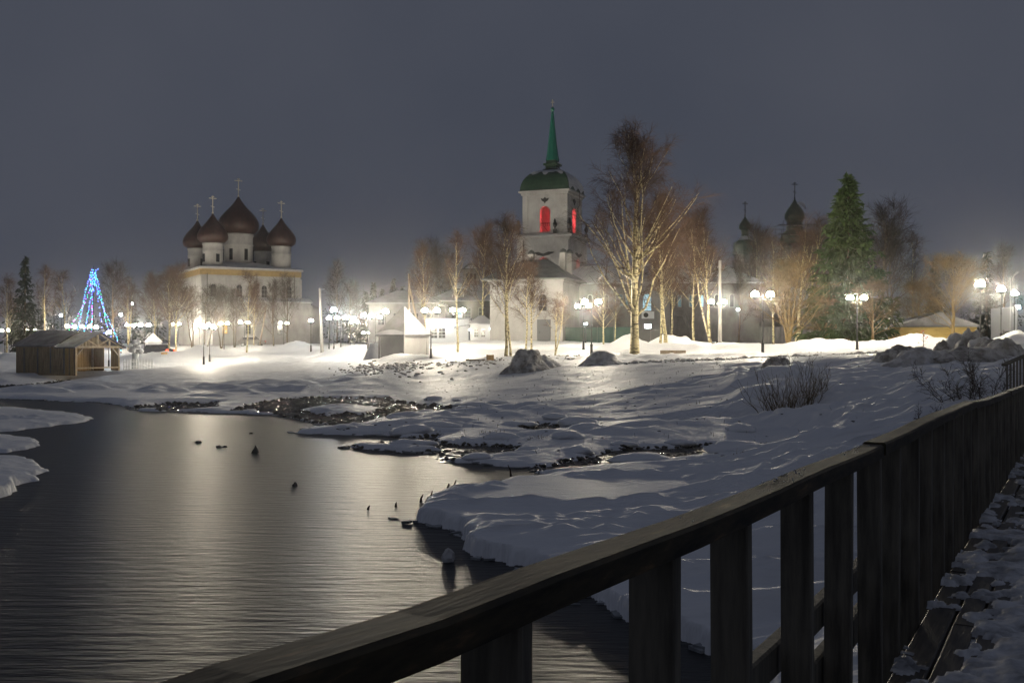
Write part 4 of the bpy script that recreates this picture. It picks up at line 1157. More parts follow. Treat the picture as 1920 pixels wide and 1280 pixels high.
G().prism([(.3 * math.cos(t), .3 * math.sin(t)) for t in np.linspace(0, 6.1, 12)], (-1.25, -5.16, 3.55), (1, 0, 0), (0, 0, 1), (0, -.03, 0)).build('fan', MATS['black_iron'], ac)
st = empty('outdoor_stair', (PX(1288, 121), 121, 3.3), 0, 'dark steep outdoor stair against the long wing', 'stair')
G().bar((-.3, 0, 3.4), (1.2, 0, 0), .1, .22).build('stringer', MATS['grey_wood'], st)
G().bar((-.3, .9, 3.4), (1.2, .9, 0), .1, .22).build('stringer', MATS['grey_wood'], st)
for k in range(9):
    f = (k + .5) / 9
    G().box(-.3 + 1.5 * f, .45, 3.4 * (1 - f), .28, .8, .05).build('tread', MATS['grey_wood'], st)
G().box(-1.0, .45, 3.42, 1.6, 1.0, .1).build('landing', MATS['grey_wood'], st)
G().bar((-1.0, 0, 4.2), (-.3, 0, 4.2), .06, .06).bar((-.3, 0, 4.2), (1.2, 0, .8), .06, .06).bar((-.3, 0, 3.4), (-.3, 0, 4.2), .05, .05).bar((1.2, 0, 0), (1.2, 0, .8), .05, .05).build('handrail', MATS['grey_wood'], st)

# ---- green netting fence, dark panel fence
def panel_fence(name, px0, px1, Y0, Y1, z0, h, wpanel, mat, label, pmat=None, gap=.05):
    a = np.array([PX(px0, Y0), Y0]); b = np.array([PX(px1, Y1), Y1]); L = np.linalg.norm(b - a); ang = math.atan2(b[1] - a[1], b[0] - a[0])
    root = empty(name, (a[0], a[1], z0), ang, label, 'fence')
    n = int(L / wpanel)
    for k in range(n):
        G().box((k + .5) * L / n, 0, h / 2 - .2, L / n - gap, .04, h + .4).build('panel', mat, root)
    for k in range(n + 1): G().box(k * L / n, .07, h / 2 - .15, .09, .09, h + .5).build('post', pmat or MATS['grey_wood'], root)
    return root
panel_fence('netting_fence', 1060, 1182, 108, 104, 3.3, 1.75, 1.6, MATS['green_netting'], 'green construction netting fence right of the gatehouse')
panel_fence('dark_fence', 1196, 1244, 106, 106, 3.2, 1.6, 1.3, MATS['lamp_iron'], 'short dark panel fence behind the big birch trunk')
panel_fence('grey_fence', 1425, 1672, 108, 106, 2.9, 2.2, 2.0, MATS['grey_wood'], 'long grey board fence behind the willows and spruce')
panel_fence('slat_fence', 1858, 1905, 96, 90, 3.2, 3.3, .28, MATS['light_metal'], 'pale vertical slat fence at the end of the lamp row', MATS['light_metal'], .1)
panel_fence('low_dark_fence', 1880, 1960, 84, 80, 3.3, 1.0, 1.2, MATS['lamp_iron'], 'low dark panel fence in front of the pale slats')

# ---- ochre shed on the right
Ys = 92.0
os_ = empty('ochre_shed', (PX(1747, Ys), Ys, 2.7), R(-3), 'long low ochre shed with snowy gabled roof behind the snow ridge', 'shed')
for k in range(6): G().box(0, -1.6, .25 + k * .33, 6.7, .06 + .01 * (k % 2), .30).build('board', MATS['ochre_board'], os_)
G().box(0, .2, 1.0, 6.6, 3.4, 2.2).build('wall', MATS['ochre_board'], os_)
G().prism([(-3.7, 0), (3.7, 0), (.1, 1.25)], (0, -2.0, 2.15), (1, 0, 0), (0, 0, 1), (0, 4.4, 0)).build('roof', MATS['shed_roofing'], os_)
G().box(0, -2.02, 2.12, 7.5, .08, .14).build('eave_board', MATS['roof_iron'], os_)
G().prism([(-3.6, .05), (-1.9, .62), (-1.9, .70), (-3.6, .15)], (0, -1.95, 2.17), (1, 0, 0), (0, 0, 1), (0, 4.3, 0)).build('roof_snow_sheet', MATS['roof_snow'], os_)

# ---- ruined church with two green domes, scaffolding
Yr_ = 165.0
rc = empty('ruined_church', (PX(1397, Yr_), Yr_, 3.4), R(8), 'worn grey church with small green onion dome on a wide green cap', 'church')
G().box(0, 0, 4.5, 8.0, 8, 9.6).build('wall', MATS['worn_plaster'], rc)
G().box(6, 2, 3.5, 14, 9, 7.6).build('nave', MATS['worn_plaster'], rc)
hip(G(), -1, 13, -2.5, 6.5, 7.3, 2.2, 4, .4).build('nave_roof', MATS['roof_snow'], rc)
hip(G(), -4, 4, -4, 4, 9.32, 1.6, 3.0, .3).build('roof', MATS['roof_iron'], rc)
G().lathe([(1.75, 9.5), (1.75, 14.8)], 8, (0, 0, 0), .3).build('drum', MATS['worn_plaster'], rc)
G().lathe([(2.0, 14.6), (2.05, 14.7), (1.9, 16.2), (1.7, 16.6), (.7, 17.3)], 8, (0, 0, 0), .3).build('green_cap', MATS['green_roof'], rc)
G().lathe([(1.3, 16.85), (.75, 17.45), (.5, 17.6)], 8, (0, 0, .06), .3).build('roof_snow_sheet', MATS['roof_snow'], rc)
G().lathe([(.65, 17.0), (.6, 18.6)], 10).build('neck', MATS['green_roof'], rc, True)
onion(rc, 0, 0, 18.5, 1.0, 2.4, .62, MATS['green_roof'], 2.3, MATS['dark_cross'], 14)
for x_ in (4.5, 7.5, 10.5): pane(rc, x_, -2.5, 4.2, .8, 1.9, '-y', MATS['dark_glass'], arch=True)
pane(rc, 0, -4.0, 5.6, .8, 2.0, '-y', MATS['dark_glass'], arch=True)
Yq = 178.0
sq = empty('scaffolded_church', (PX(1490, Yq), Yq, 3.4), R(4), 'tall dark church with snow dusted green dome inside scaffolding', 'church')
G().box(0, 0, 5.5, 12, 11, 11.6).build('wall', MATS['worn_plaster'], sq)
hip(G(), -6, 6, -5.5, 5.5, 11.32, 2.2, 4.5, .4).build('roof', MATS['roof_iron'], sq)
G().lathe([(2.9, 11), (2.9, 16.5), (3.1, 16.7), (3.1, 17.2), (2.6, 17.6)], 14).build('drum', MATS['worn_plaster'], sq, True)
G().lathe([(2.6, 17.4), (2.7, 18.4), (2.1, 19.5), (1.5, 20.0), (1.3, 21.5)], 14).build('lower_dome', MATS['green_roof'], sq, True)
onion(sq, 0, 0, 21.4, 1.75, 4.2, 1.2, MATS['green_roof'], 2.9, MATS['dark_cross'], 16)
G().prism([(0, 0), (.55, .35), (1.25, .0), (1.62, -.9), (1.5, -1.2), (.9, -.5), (.25, -.1)], (.1, -.9, 24.6), (1, 0, 0), (0, .25, .97), (0, -.08, .05)).build('roof_snow_sheet', MATS['roof_snow'], sq)
sf = empty('scaffolding', (PX(1490, Yq), Yq, 3.4), R(4), 'tube scaffolding built round the tall dark church dome', 'scaffolding')
for x_ in (-3.6, -2.2, -.8, .8, 2.2, 3.6):
    for y_ in (-3.6, 3.6): G().tube([(x_, y_, 10.5), (x_, y_, 21.0 + 1.3 * math.sin(x_ * 3 + y_))], .05, 4).build('upright', MATS['black_iron'], sf)
for z_ in (13, 15, 17, 19, 20.6):
    for y_ in (-3.6, 3.6):
        G().tube([(-4.2, y_, z_), (4.2, y_, z_)], .05, 4).build('ledger', MATS['black_iron'], sf)
    G().box(0, -3.2, z_ - .1, 7.6, .7, .06).build('scaffold_board', MATS['grey_wood'], sf)
    for x_ in (-3.6, 3.6): G().tube([(x_, -4, z_), (x_, 4, z_)], .05, 4).build('ledger', MATS['black_iron'], sf)

# ---- pyramid roofed kiosk
Yk = 87.0
kx = PX(757, Yk)
kz = ground(kx, Yk)
kk = empty('pyramid_kiosk', (kx, Yk, kz), R(-38), 'small square white kiosk with steep pyramid roof in the snow', 'kiosk')
hw = 1.42
ez = ZAT(628, Yk) - kz
G().box(0, 0, ez / 2 - .3, 2 * hw, 2 * hw, ez + .5).build('wall', MATS['whitewash'], kk)
G().box(0, 0, ez - .12, 2 * hw + .25, 2 * hw + .25, .16).build('cornice', MATS['whitewash'], kk)
for sx, sy in ((-1, -1), (1, -1), (1, 1), (-1, 1)): G().box(sx * hw, sy * hw, ez / 2 - .3, .22, .22, ez + .3).build('corner_pilaster', MATS['whitewash'], kk)
ap = ZAT(573, Yk) - kz; e_ = hw + .32
G().add([(-e_, -e_, ez), (e_, -e_, ez), (e_, e_, ez), (-e_, e_, ez), (0, 0, ap), (-e_, -e_, ez - .08), (e_, -e_, ez - .08), (e_, e_, ez - .08), (-e_, e_, ez - .08)],
        [[[0, 1, 4], [1, 2, 4], [2, 3, 4], [3, 0, 4]], [[5, 6, 1, 0], [6, 7, 2, 1], [7, 8, 3, 2], [8, 5, 0, 3], [8, 7, 6, 5]]]).build('roof', MATS['shed_roofing'], kk)
def roof_sheet(i, lo, hi, lift=.035):
    c = [(-e_, -e_), (e_, -e_), (e_, e_), (-e_, e_)]; A = c[i]; B = c[(i + 1) % 4]; nrm = np.array([(A[0] + B[0]) / 2 / e_, (A[1] + B[1]) / 2 / e_, .6]) * lift
    V = []
    for s in np.linspace(.02, .98, 9):
        for q in np.linspace(lo(s), hi(s), 5):
            b = np.array([A[0] + (B[0] - A[0]) * s, A[1] + (B[1] - A[1]) * s, ez]); p = b * (1 - q) + np.array([0, 0, ap]) * q
            V.append(p + nrm)
    F = [[a * 5 + k, a * 5 + 5 + k, a * 5 + 6 + k, a * 5 + k + 1] for a in range(8) for k in range(4)]
    mk('roof_snow_sheet', V, [F], MATS['roof_snow'], kk, True)
roof_sheet(1, lambda s: .01, lambda s: .97)
roof_sheet(0, lambda s: .0, lambda s: .07 + .10 * math.sin(s * 3.1))

# ---- white hip roofed house, lit shop and small booth left of the gatehouse
Yh = 140.0
wh = empty('white_house', (PX(765, Yh), Yh, 3.3), R(-3), 'long white house with snowy hipped roof behind the kiosk', 'house')
G().box(0, 0, 2.6, 9.4, 8, 5.8).build('wall', MATS['plaster'], wh)
G().box(0, 0, 5.45, 9.9, 8.5, .16).build('cornice', MATS['plaster'], wh)
hip(G(), -4.7, 4.7, -4, 4, 5.6, 1.9, 3.6, .4).build('roof', MATS['roof_snow'], wh)
for x_ in (-3, -.9, 1.6, 3.6): pane(wh, x_, -4.0, 3.4, .8, 1.5, '-y', MATS['dark_glass'])
gr = empty('grey_house', (PX(880, 150), 150, 3.4), R(-6), 'grey two storey house with small dormer behind the lit shop', 'house')
G().box(0, 0, 3.0, 10, 8, 6.6).build('wall', MATS['worn_plaster'], gr)
hip(G(), -5, 5, -4, 4, 6.3, 2.4, 4, .4).build('roof', MATS['roof_snow'], gr)
G().box(-1.0, -3.0, 7.2, 1.6, 1.6, 1.6).build('dormer', MATS['worn_plaster'], gr)
G().prism([(-1.1, 0), (1.1, 0), (0, .9)], (-1.0, -4.0, 8.02), (1, 0, 0), (0, 0, 1), (0, 2.4, 0)).build('dormer_roof', MATS['roof_snow'], gr)
for x_ in (-3.6, -1.6, .4, 2.4): pane(gr, x_, -4.0, 4.4, .8, 1.5, '-y', MATS['dark_glass'])
pane(gr, -1.0, -3.8, 7.2, .6, .8, '-y', MATS['dark_glass'], bars=False)
wt = empty('far_turret', (PX(884, 205), 205, 3.5), 0, 'faint far turret with hipped cap rising behind the lit shop', 'tower')
G().box(0, 0, 7.5, 3.2, 3.2, 15).build('wall', MATS['worn_plaster'], wt)
for x_ in (-.8, 0, .8): G().box(x_, -1.62, 13.6, .45, .1, 1.1).build('window', MATS['dark_glass'], wt)
hip(G(), -1.6, 1.6, -1.6, 1.6, 15.05, 1.4, 1.5, .4).build('roof', MATS['roof_iron'], wt)
G().prism([(-1.2, 0), (1.2, 0), (.5, .9), (-.5, .9)], (0, -1.85, 15.2), (1, 0, 0), (0, .8, .7), (0, -.05, .06)).build('roof_snow_sheet', MATS['roof_snow'], wt)
Yp = 128.0
sh = empty('lit_shop', (PX(840, Yp), Yp, 3.3), R(-2), 'small shop front with bright white canopy and hanging lamps', 'shop')
G().box(0, 0, 1.5, 5.6, 3, 3.2).build('wall', MATS['white_paint'], sh)
G().box(0, -.1, 3.2, 6.0, 3.6, .14).build('roof', MATS['roof_snow'], sh)
G().box(-.6, -1.75, 2.75, 2.9, .3, .5).build('canopy_light', MATS['shop_light'], sh)
for x_, z_ in ((-1.85, 2.1), (-.6, 2.2), (.35, 1.9), (.15, 1.7)):
    l_ = G().tube([(x_, -1.75, z_), (x_, -1.75, 2.5)], .015, 4).build('cord', MATS['black_iron'], sh)
    V, F_ = ico(1)
    mk('hanging_lamp', V * .11 + np.array((x_, -1.75, z_)), [F_], MATS['shop_light'], sh, True)
for x_ in (-1.6, -.6): pane(sh, x_, -1.5, 1.4, .8, 1.2, '-y', MATS['dark_glass'], MATS['white_paint'])
pane(sh, 1.6, -1.5, 3.9, .5, 1.1, '-y', MATS['window_lit'], MATS['white_paint'])
Yb = 118.0
bo = empty('ticket_booth', (PX(903, Yb), Yb, 3.35), R(-2), 'white booth with two windows and snowy tent roof against the gatehouse', 'booth')
G().box(0, 0, 1.1, 2.5, 2.2, 2.4).build('wall', MATS['white_paint'], bo)
hip(G(), -1.25, 1.25, -1.1, 1.1, 2.32, 1.0, 1.3, .3).build('roof', MATS['roof_snow'], bo)
for x_ in (-.55, .25): pane(bo, x_, -1.1, 1.25, .45, .9, '-y', MATS['dark_glass'], MATS['white_paint'])
G().box(-.1, -1.25, .68, 1.5, .3, .05).build('counter', MATS['white_paint'], bo)
V, F_ = ico(1)
mk('wall_lamp', V * .12 + np.array((-1.3, -1.2, 1.6)), [F_], MATS['shop_light'], bo, True)
mk('wall_lamp', V * .14 + np.array((1.1, -1.2, 1.75)), [F_], MATS['shop_light'], bo, True)
pv = empty('market_stall', (PX(866, 122), 122, 3.35), 0, 'low white walled stall between the lit shop and the booth', 'stall')
G().box(0, 0, .9, 1.7, 1.4, 2.0).build('wall', MATS['white_paint'], pv)
G().prism([(-1.0, 0), (1.0, .35), (1.0, .45), (-1.0, .1)], (0, -.9, 1.92), (1, 0, 0), (0, 0, 1), (0, 1.8, 0)).build('roof', MATS['roof_snow'], pv)

# ---- plank boat shed with open porch
Yb = 89.5
Yb = 90.3
bx_, by_ = PX(184.6, Yb), Yb
bz = ground(bx_, by_ + 1) - .05
bs = empty('boat_shed', (bx_, by_, bz), R(65), 'weathered plank shed with open timber porch by the frozen shore', 'shed')
rw = random.Random(5)
HW, LN = 2.5, 7.2
ez = ZAT(650, 90) - bz; rz_ = ZAT(625, 90) - bz
k = 0; y = 0.0
while y < LN - .05:                                   # long wall facing the river
    w_ = rw.uniform(.17, .24)
    hgt = ez + rw.uniform(-.02, .05)
    G().box(-HW - rw.uniform(0, .02), y + w_ / 2, hgt / 2 - .15, .04, w_ - .012, hgt + .3).build('plank', MATS['new_planks'] if y < 1.3 and k % 3 else MATS['old_planks'], bs)
    y += w_; k += 1
for y in (1.35, 3.0, 4.6, 6.3): G().box(-HW - .05, y, ez / 2 - .1, .06, .12, ez).build('batten', MATS['grey_wood'], bs)
x = -HW + .05
while x < HW - .1:                                    # inner wall of the porch
    w_ = rw.uniform(.2, .28)
    G().box(x + w_ / 2, 3.4 + rw.uniform(0, .03), ez / 2 - .05, w_ - .015, .04, ez).build('plank', MATS['new_planks'], bs); x += w_
y = .05
while y < 3.4:                                        # right side wall of the porch
    w_ = rw.uniform(.17, .24)
    if y < .95 or y > 1.9: G().box(HW - .05, y + w_ / 2, ez / 2 - .05, .04, w_ - .012, ez).build('plank', MATS['new_planks'], bs)
    y += w_
y = 3.5
while y < LN:
    w_ = rw.uniform(.3, .4)
    G().box(HW - .05, y + w_ / 2, ez / 2, .04, w_ - .012, ez).build('plank', MATS['old_planks'], bs); y += w_
x = -HW
while x < HW - .1:
    w_ = rw.uniform(.3, .4); G().box(x + w_ / 2, LN - .03, ez / 2, w_ - .012, .04, ez).build('plank', MATS['old_planks'], bs); x += w_
for x, y in ((-HW + .08, .08), (HW - .12, .08), (HW - .12, 3.3), (HW - .12, 5.2), (HW - .12, LN - .1)):
    G().box(x, y, ez / 2 - .15, .16, .16, ez + .3).build('post', MATS['beam_wood'], bs)
G().box(0, .06, ez - .02, 2 * HW + .2, .17, .18).build('tie_beam', MATS['beam_wood'], bs)
G().box(0, .06, .35, 2 * HW, .10, .12).build('sill_rail', MATS['beam_wood'], bs)
G().box(0, .10, (ez + rz_) / 2 - .05, .14, .14, rz_ - ez - .1).build('king_post', MATS['beam_wood'], bs)
for s in (-1, 1):
    G().bar((s * .08, .10, ez + .1), (s * 1.2, .10, ez + .62), .10, .11).build('strut', MATS['beam_wood'], bs)
    G().box(s * 1.35, .10, ez + .28, .12, .12, .5).build('strut', MATS['beam_wood'], bs)
    G().bar((s * (HW - .12), .08, ez - .85), (s * (HW - .85), .08, ez - .1), .10, .10).build('brace', MATS['beam_wood'], bs)
    G().bar((s * (HW + .35), .0, ez - .10), (0, .0, rz_ + .06), .07, .16).build('barge_board', MATS['beam_wood'], bs)
    # gable boarding behind the truss
    for q in range(7):
        xx = s * (.2 + q * .36); tp = ez + (rz_ - ez) * (1 - (abs(xx) + .16) / HW)
        if tp - ez > .1: G().box(xx, .9, (ez + tp) / 2, .34, .03, tp - ez).build('gable_board', MATS['old_planks'], bs)
for s in (-1, 1):
    for y0, y1, lift in ((-.35, 2.2, .0), (2.22, LN + .35, .13)):
        sl = np.array([s * (HW + .4), 0, ez - .12 + lift]); tp = np.array([0, 0, rz_ + .08 + lift])
        A = [sl + (0, y0, 0), sl + (0, y1, 0), tp + (0, y1, 0), tp + (0, y0, 0)]
        V = A + [a + np.array([0, 0, .09]) for a in A]
        F = [[0, 1, 2, 3], [7, 6, 5, 4], [0, 4, 5, 1], [1, 5, 6, 2], [2, 6, 7, 3], [3, 7, 4, 0]]
        mk('roof_slope', V, [F], MATS['shed_roofing'], bs)
# ================================================================== poles, heaps, stones, cars, lights
def pole(name, px, top, Y, r0, r1, mat, label, lean=0.0, extra=None):
    x = PX(px, Y); gz = ground(x, Y); h = ZAT(top, Y) - gz
    o = empty(name, (x, Y, gz), 0, label, 'pole')
    o.rotation_euler = (0, R(lean), 0)
    G().tube([(0, 0, -.5), (0, 0, h)], [r0, r1], 10).build('shaft', mat, o, True)
    if extra: extra(o, h)
    return o
def insul(o, h):
    G().tube([(-.55, 0, h - .35), (.55, 0, h - .35)], .04, 6).build('crossarm', MATS['black_iron'], o)
    for x_ in (-.5, .5): G().lathe([(.03, 0), (.06, .04), (.06, .14), (.02, .2)], 8, (x_, 0, h - .33)).build('insulator', MATS['white_paint'], o)
def gull(o, h):
    G().box(.35, 0, h - .15, .5, .12, .1).build('bracket_lamp', MATS['light_metal'], o)
def stay(o, h):
    G().tube([(.1, 0, h - 1.6), (1.5, .2, -.4)], [.11, .13], 8).build('strut', MATS['pole_wood'], o)
pole('concrete_pole', 604, 540, 118, .21, .13, MATS['concrete'], 'leaning pale concrete pole right of the five domed church', -2.2, gull)
pole('concrete_pole', 1350, 488, 84, .17, .11, MATS['concrete'], 'straight pale concrete pole beside the twin lamp right of the birches', 0, None)
pole('wooden_pole', 767, 513, 110, .15, .12, MATS['pole_wood'], 'grey wooden power pole with slanting strut behind the kiosk', 0, stay)
pole('wooden_pole', 486, 570, 150, .12, .09, MATS['pole_wood'], 'slanting wooden stay pole before the five domed church', 9, None)
pole('wooden_pole', 1895, 520, 82, .10, .07, MATS['light_metal'], 'thin pale metal mast beside the slatted fence', 0, None)
# power cable
for a, b, sag, lab in ((P(767, 516, 110), P(600, 548, 118), .9, 'sagging power cable between wooden and concrete poles'), (P(767, 520, 110), P(1052, 548, 112), .8, 'thin cable from the wooden pole to the gatehouse')):
    a = np.array(a); b = np.array(b)
    pts = [a + (b - a) * t - np.array([0, 0, sag * 4 * t * (1 - t)]) for t in np.linspace(0, 1, 14)]
    tag(G().tube(pts, .018, 4).build('power_cable', MATS['black_iron']), lab, 'cable')

# ---- ploughed snow heaps and blocks
def heap(name, px, py, Y, w_, d_, h_, seed, mat, label, sub=5, amp=.26, cat='snow heap', group=None):
    x = PX(px, Y); gz = ground(x, Y)
    V, F = ico(sub)
    V = V.copy()
    keep = V[:, 2] > -.35
    a = np.arctan2(V[:, 1], V[:, 0])
    n1 = fbm(V[:, 0] * 2.2 + seed, V[:, 1] * 2.2 + V[:, 2] * 1.7, 4, seed) - .5
    n2 = fbm(V[:, 0] * 7 + seed, V[:, 1] * 7 + V[:, 2] * 5, 3, seed + 3) - .5
    V = V * (1 + amp * 2 * n1 + .22 * n2)[:, None]
    zz = np.clip(V[:, 2], -.3, 2)
    rad = 1 + .55 * np.clip(.35 - zz, 0, 1)
    V = np.c_[V[:, 0] * rad * w_ / 2, V[:, 1] * rad * d_ / 2, np.sign(zz) * np.abs(zz) ** 1.15 * h_]
    o = mk(name, V, [F], mat, None, True)
    o.location = (x, Y, gz - .03)
    tag(o, label, cat, group)
    return o
heap('snow_heap', 990, 676, 65, 2.6, 2.2, 1.35, 7, MATS['dirty_snow'], 'tall dirty heap of ploughed snow on the edge of the open slope')
heap('snow_heap', 1020, 680, 65.5, 2.0, 1.8, .75, 17, MATS['packed_snow'], 'cleaner snow shoulder leaning on the tall dirty heap')
heap('snow_heap', 1128, 684, 63, 2.1, 1.9, .75, 8, MATS['packed_snow'], 'low streaked snow heap left of the dark tyre track')
heap('snow_heap', 1447, 692, 47, .95, .8, .55, 9, MATS['dirty_snow'], 'dark cracked boulder of ice behind the fan shaped shrub')
heap('snow_heap', 1468, 694, 47.3, .65, .6, .48, 10, MATS['dirty_snow'], 'smaller ice boulder touching the dark cracked one')
heap('snow_heap', 1425, 697, 47, .9, .6, .22, 12, MATS['snow'], 'soft little snow mound left of the dark ice boulder')
heap('snow_heap', 1686, 682, 46, 2.0, 1.6, .72, 13, MATS['dirty_snow'], 'ragged grey snow heap at the left end of the snow blocks')
heap('snow_heap', 1722, 688, 43, 2.2, 1.4, .62, 14, MATS['packed_snow'], 'smooth grey snow heap in front of the snow blocks')
gS = 'snow blocks pushed up beside the lamp'
for px, py, Y, w_, h_, s in ((1752, 683, 46.5, .8, .42, 1), (1768, 672, 48, .8, .85, 2), (1790, 664, 49, 1.1, 1.05, 3), (1812, 668, 48, 1.2, .95, 4), (1822, 658, 48.5, .9, 1.25, 5), (1840, 668, 46, 1.1, .85, 6), (1860, 664, 45, 1.4, .8, 7), (1885, 660, 43, 1.6, .95, 8), (1775, 686, 45, 1.5, .45, 9), (1830, 686, 42, 2.2, .5, 10)):
    heap('snow_block', px, py, Y, w_ * 1.15, w_, h_, 40 + s, MATS['dirty_snow'] if s % 3 else MATS['packed_snow'], 'grey block of ploughed snow piled beside the single globe lamp', 4, .20, 'snow block', gS)
# rubble of broken snow along the verge
rg = np.random.default_rng(31)
g = G()
for k in range(900):
    if k < 340: px = rg.normal(735, 42); Y = rg.normal(74, 3.2) - (px - 735) * .03; s = rg.uniform(.04, .17)
    elif k > 520: px = rg.uniform(1120, 1660); Y = 61.5 - (px - 1120) * .006 + rg.normal(0, .45); s = rg.uniform(.05, .17)
    else: px = rg.uniform(820, 1130); Y = rg.normal(72, 1.6); s = rg.uniform(.04, .13)
    x = PX(px, Y)
    g.blob((x, Y, 0), (s * rg.uniform(.8, 1.6), s, s * rg.uniform(.5, .9)), k, 1, .5, 2.0)
    g.V[-1][:, 2] += 1e3 + k * 0
gx = np.array([v[:, 0].mean() for v in g.V]); gy = np.array([v[:, 1].mean() for v in g.V])
gh_ = height(gx, gy)
for v, z in zip(g.V, gh_): v[:, 2] += z - 1e3 + .02
tag(g.build('snow_rubble', MATS['packed_snow']), 'broken lumps of dirty snow ploughed along the verge', kind='stuff')
# ice wall by the lamp
iw = heap('ice_wall', 702, 660, 92, 1.6, .7, 1.5, 61, MATS['snow'], 'low wall of clean white snow left of the kiosk', 4, .15, 'snow heap')
# wooden box and plank
x = PX(919, 71); bxo = empty('wooden_box', (x, 71, ground(x, 71) + .12), R(20), 'small wooden box lying on the snow left of the dirty heap', 'box')
G().box(0, 0, .1, .42, .36, .04).build('bottom', MATS['new_planks'], bxo)
for s in (-1, 1):
    G().box(s * .2, 0, .28, .03, .36, .36).build('side', MATS['new_planks'], bxo); G().box(0, s * .17, .28, .40, .03, .34).build('side', MATS['new_planks'], bxo)
x = PX(1262, 74); tag(G().box(0, 0, .1, 1.9, .12, .34, R(8)).build('timber_edging', MATS['pole_wood']), 'long timber edging board half sunk in snow behind the slim birches', 'board').location = (x, 74, ground(x, 74))
x = PX(893, 72.5); tag(G().box(0, 0, .06, 1.5, .14, .10, R(3)).build('snowy_plank', MATS['pole_wood']), 'dark plank lying flat beside the wooden box', 'plank').location = (x, 72.5, ground(x, 72.5))

# ---- river stones, stumps, ice chunk
def stone(px, py, w_, h_, seed, label, mat='wet_stone', group=None, name='river_stone'):
    Y = CAM_Z * FPX / (py - HOR); x = PX(px, Y)
    o = G().blob((0, 0, 0), (w_ * .27, w_ * .22, h_ * .6), seed, 2, .42, 1.3).build(name, MATS[mat], None, False)
    o.location = (x, Y, 0); tag(o, label, 'stone', group)
    return o
gR = 'dark stones standing in the river'
stone(373, 829, .42, .10, 3, 'flat dark stone awash alone in the river', group=gR)
stone(411, 838, .34, .11, 4, 'left one of a touching pair of dark river stones', group=gR)
stone(422, 838, .26, .10, 5, 'right one of a touching pair of dark river stones', group=gR)
stone(479, 849, .36, .30, 6, 'pointed dark stone standing highest out of the river', group=gR)
stone(470, 813, .26, .07, 7, 'small flat dark stone near the pebble tongue', group=gR)
stone(552, 911, .24, .14, 8, 'small dark stone with an icy edge in mid river', group=gR)
ic = stone(840, 1052, .34, .20, 21, 'lump of ice standing in the river off the shelf edge', 'packed_snow', name='ice_lump'); ic['category'] = 'ice'
ic.location.z = .06
# broken stakes poking out of the current
for px, py, h_, ln, lab in ((742, 950, .16, .02, 'short upright'), (690, 955, .13, .06, 'lone thin'), (789, 941, .26, .08, 'small bent'), (808, 938, .32, .05, 'curved'), (840, 925, .34, .03, 'thick'), (850, 922, .42, .10, 'hooked'), (958, 893, .46, -.12, 'long slanting'), (1052, 795, .0, 0, '')):
    if not h_: continue
    Y = CAM_Z * FPX / (py - HOR); x = PX(px, Y)
    r = .013 if 'thick' not in lab else .026
    pts = [(0, 0, -.2), (0, 0, 0), (ln * .12, 0, h_ * .3), (ln * .6, 0, h_ * .6)]
    o = G().tube(pts, [r * 2.2, r * 2.2, r * 1.6, r * .5], 6).build('broken_stake', MATS['shrub_dark'], None, True)
    o.location = (x, Y, 0)
    tag(o, lab + ' dark stake end poking from the river by the ice shelf', 'stake', 'broken stakes at the ice edge')
# pebbles of the shallows
rg = np.random.default_rng(5)
V0, F0 = ico(1)
VV, FF, n = [], [], 0
for poly, dens, smin, smax in zip(PEBBLE, (60, 90, 90, 45, 25, 60), (.05, .035, .03, .05, .06, .04), (.17, .12, .11, .17, .2, .12)):
    x0, y0 = poly.min(0) - .8; x1, y1 = poly.max(0) + .8
    m = int((x1 - x0) * (y1 - y0) * dens)
    px_ = rg.uniform(x0, x1, m); py_ = rg.uniform(y0, y1, m)
    w_, pb = wet(px_, py_)
    ok = (pb > -.15) & ((w_ < .1) | (rg.random(m) < np.exp(-np.clip(w_, 0, 9) * 2.2)))
    px_, py_ = px_[ok], py_[ok]; m = len(px_)
    s = smin + (smax - smin) * rg.random(m) ** 2.2
    z = np.maximum(np.minimum(height(px_, py_), .05), -.035) + rg.uniform(-.035, .02, m)
    lump = 1 + rg.normal(0, .16, (m, len(V0)))
    sc3 = np.c_[s * rg.uniform(.8, 1.5, m), s * rg.uniform(.7, 1.2, m), s * rg.uniform(.45, .8, m)]
    pts = V0[None] * lump[:, :, None] * sc3[:, None, :] + np.c_[px_, py_, z][:, None, :]
    VV.append(pts.reshape(-1, 3)); FF.append((F0[None] + (np.arange(m) * len(V0))[:, None, None] + n).reshape(-1, 3)); n += m * len(V0)
pe = mk('pebble_bed', np.vstack(VV), [np.vstack(FF)], MATS['wet_stone'], None, True)
tag(pe, 'wet black pebbles of the river shallows glinting between ice tongues', kind='stuff')

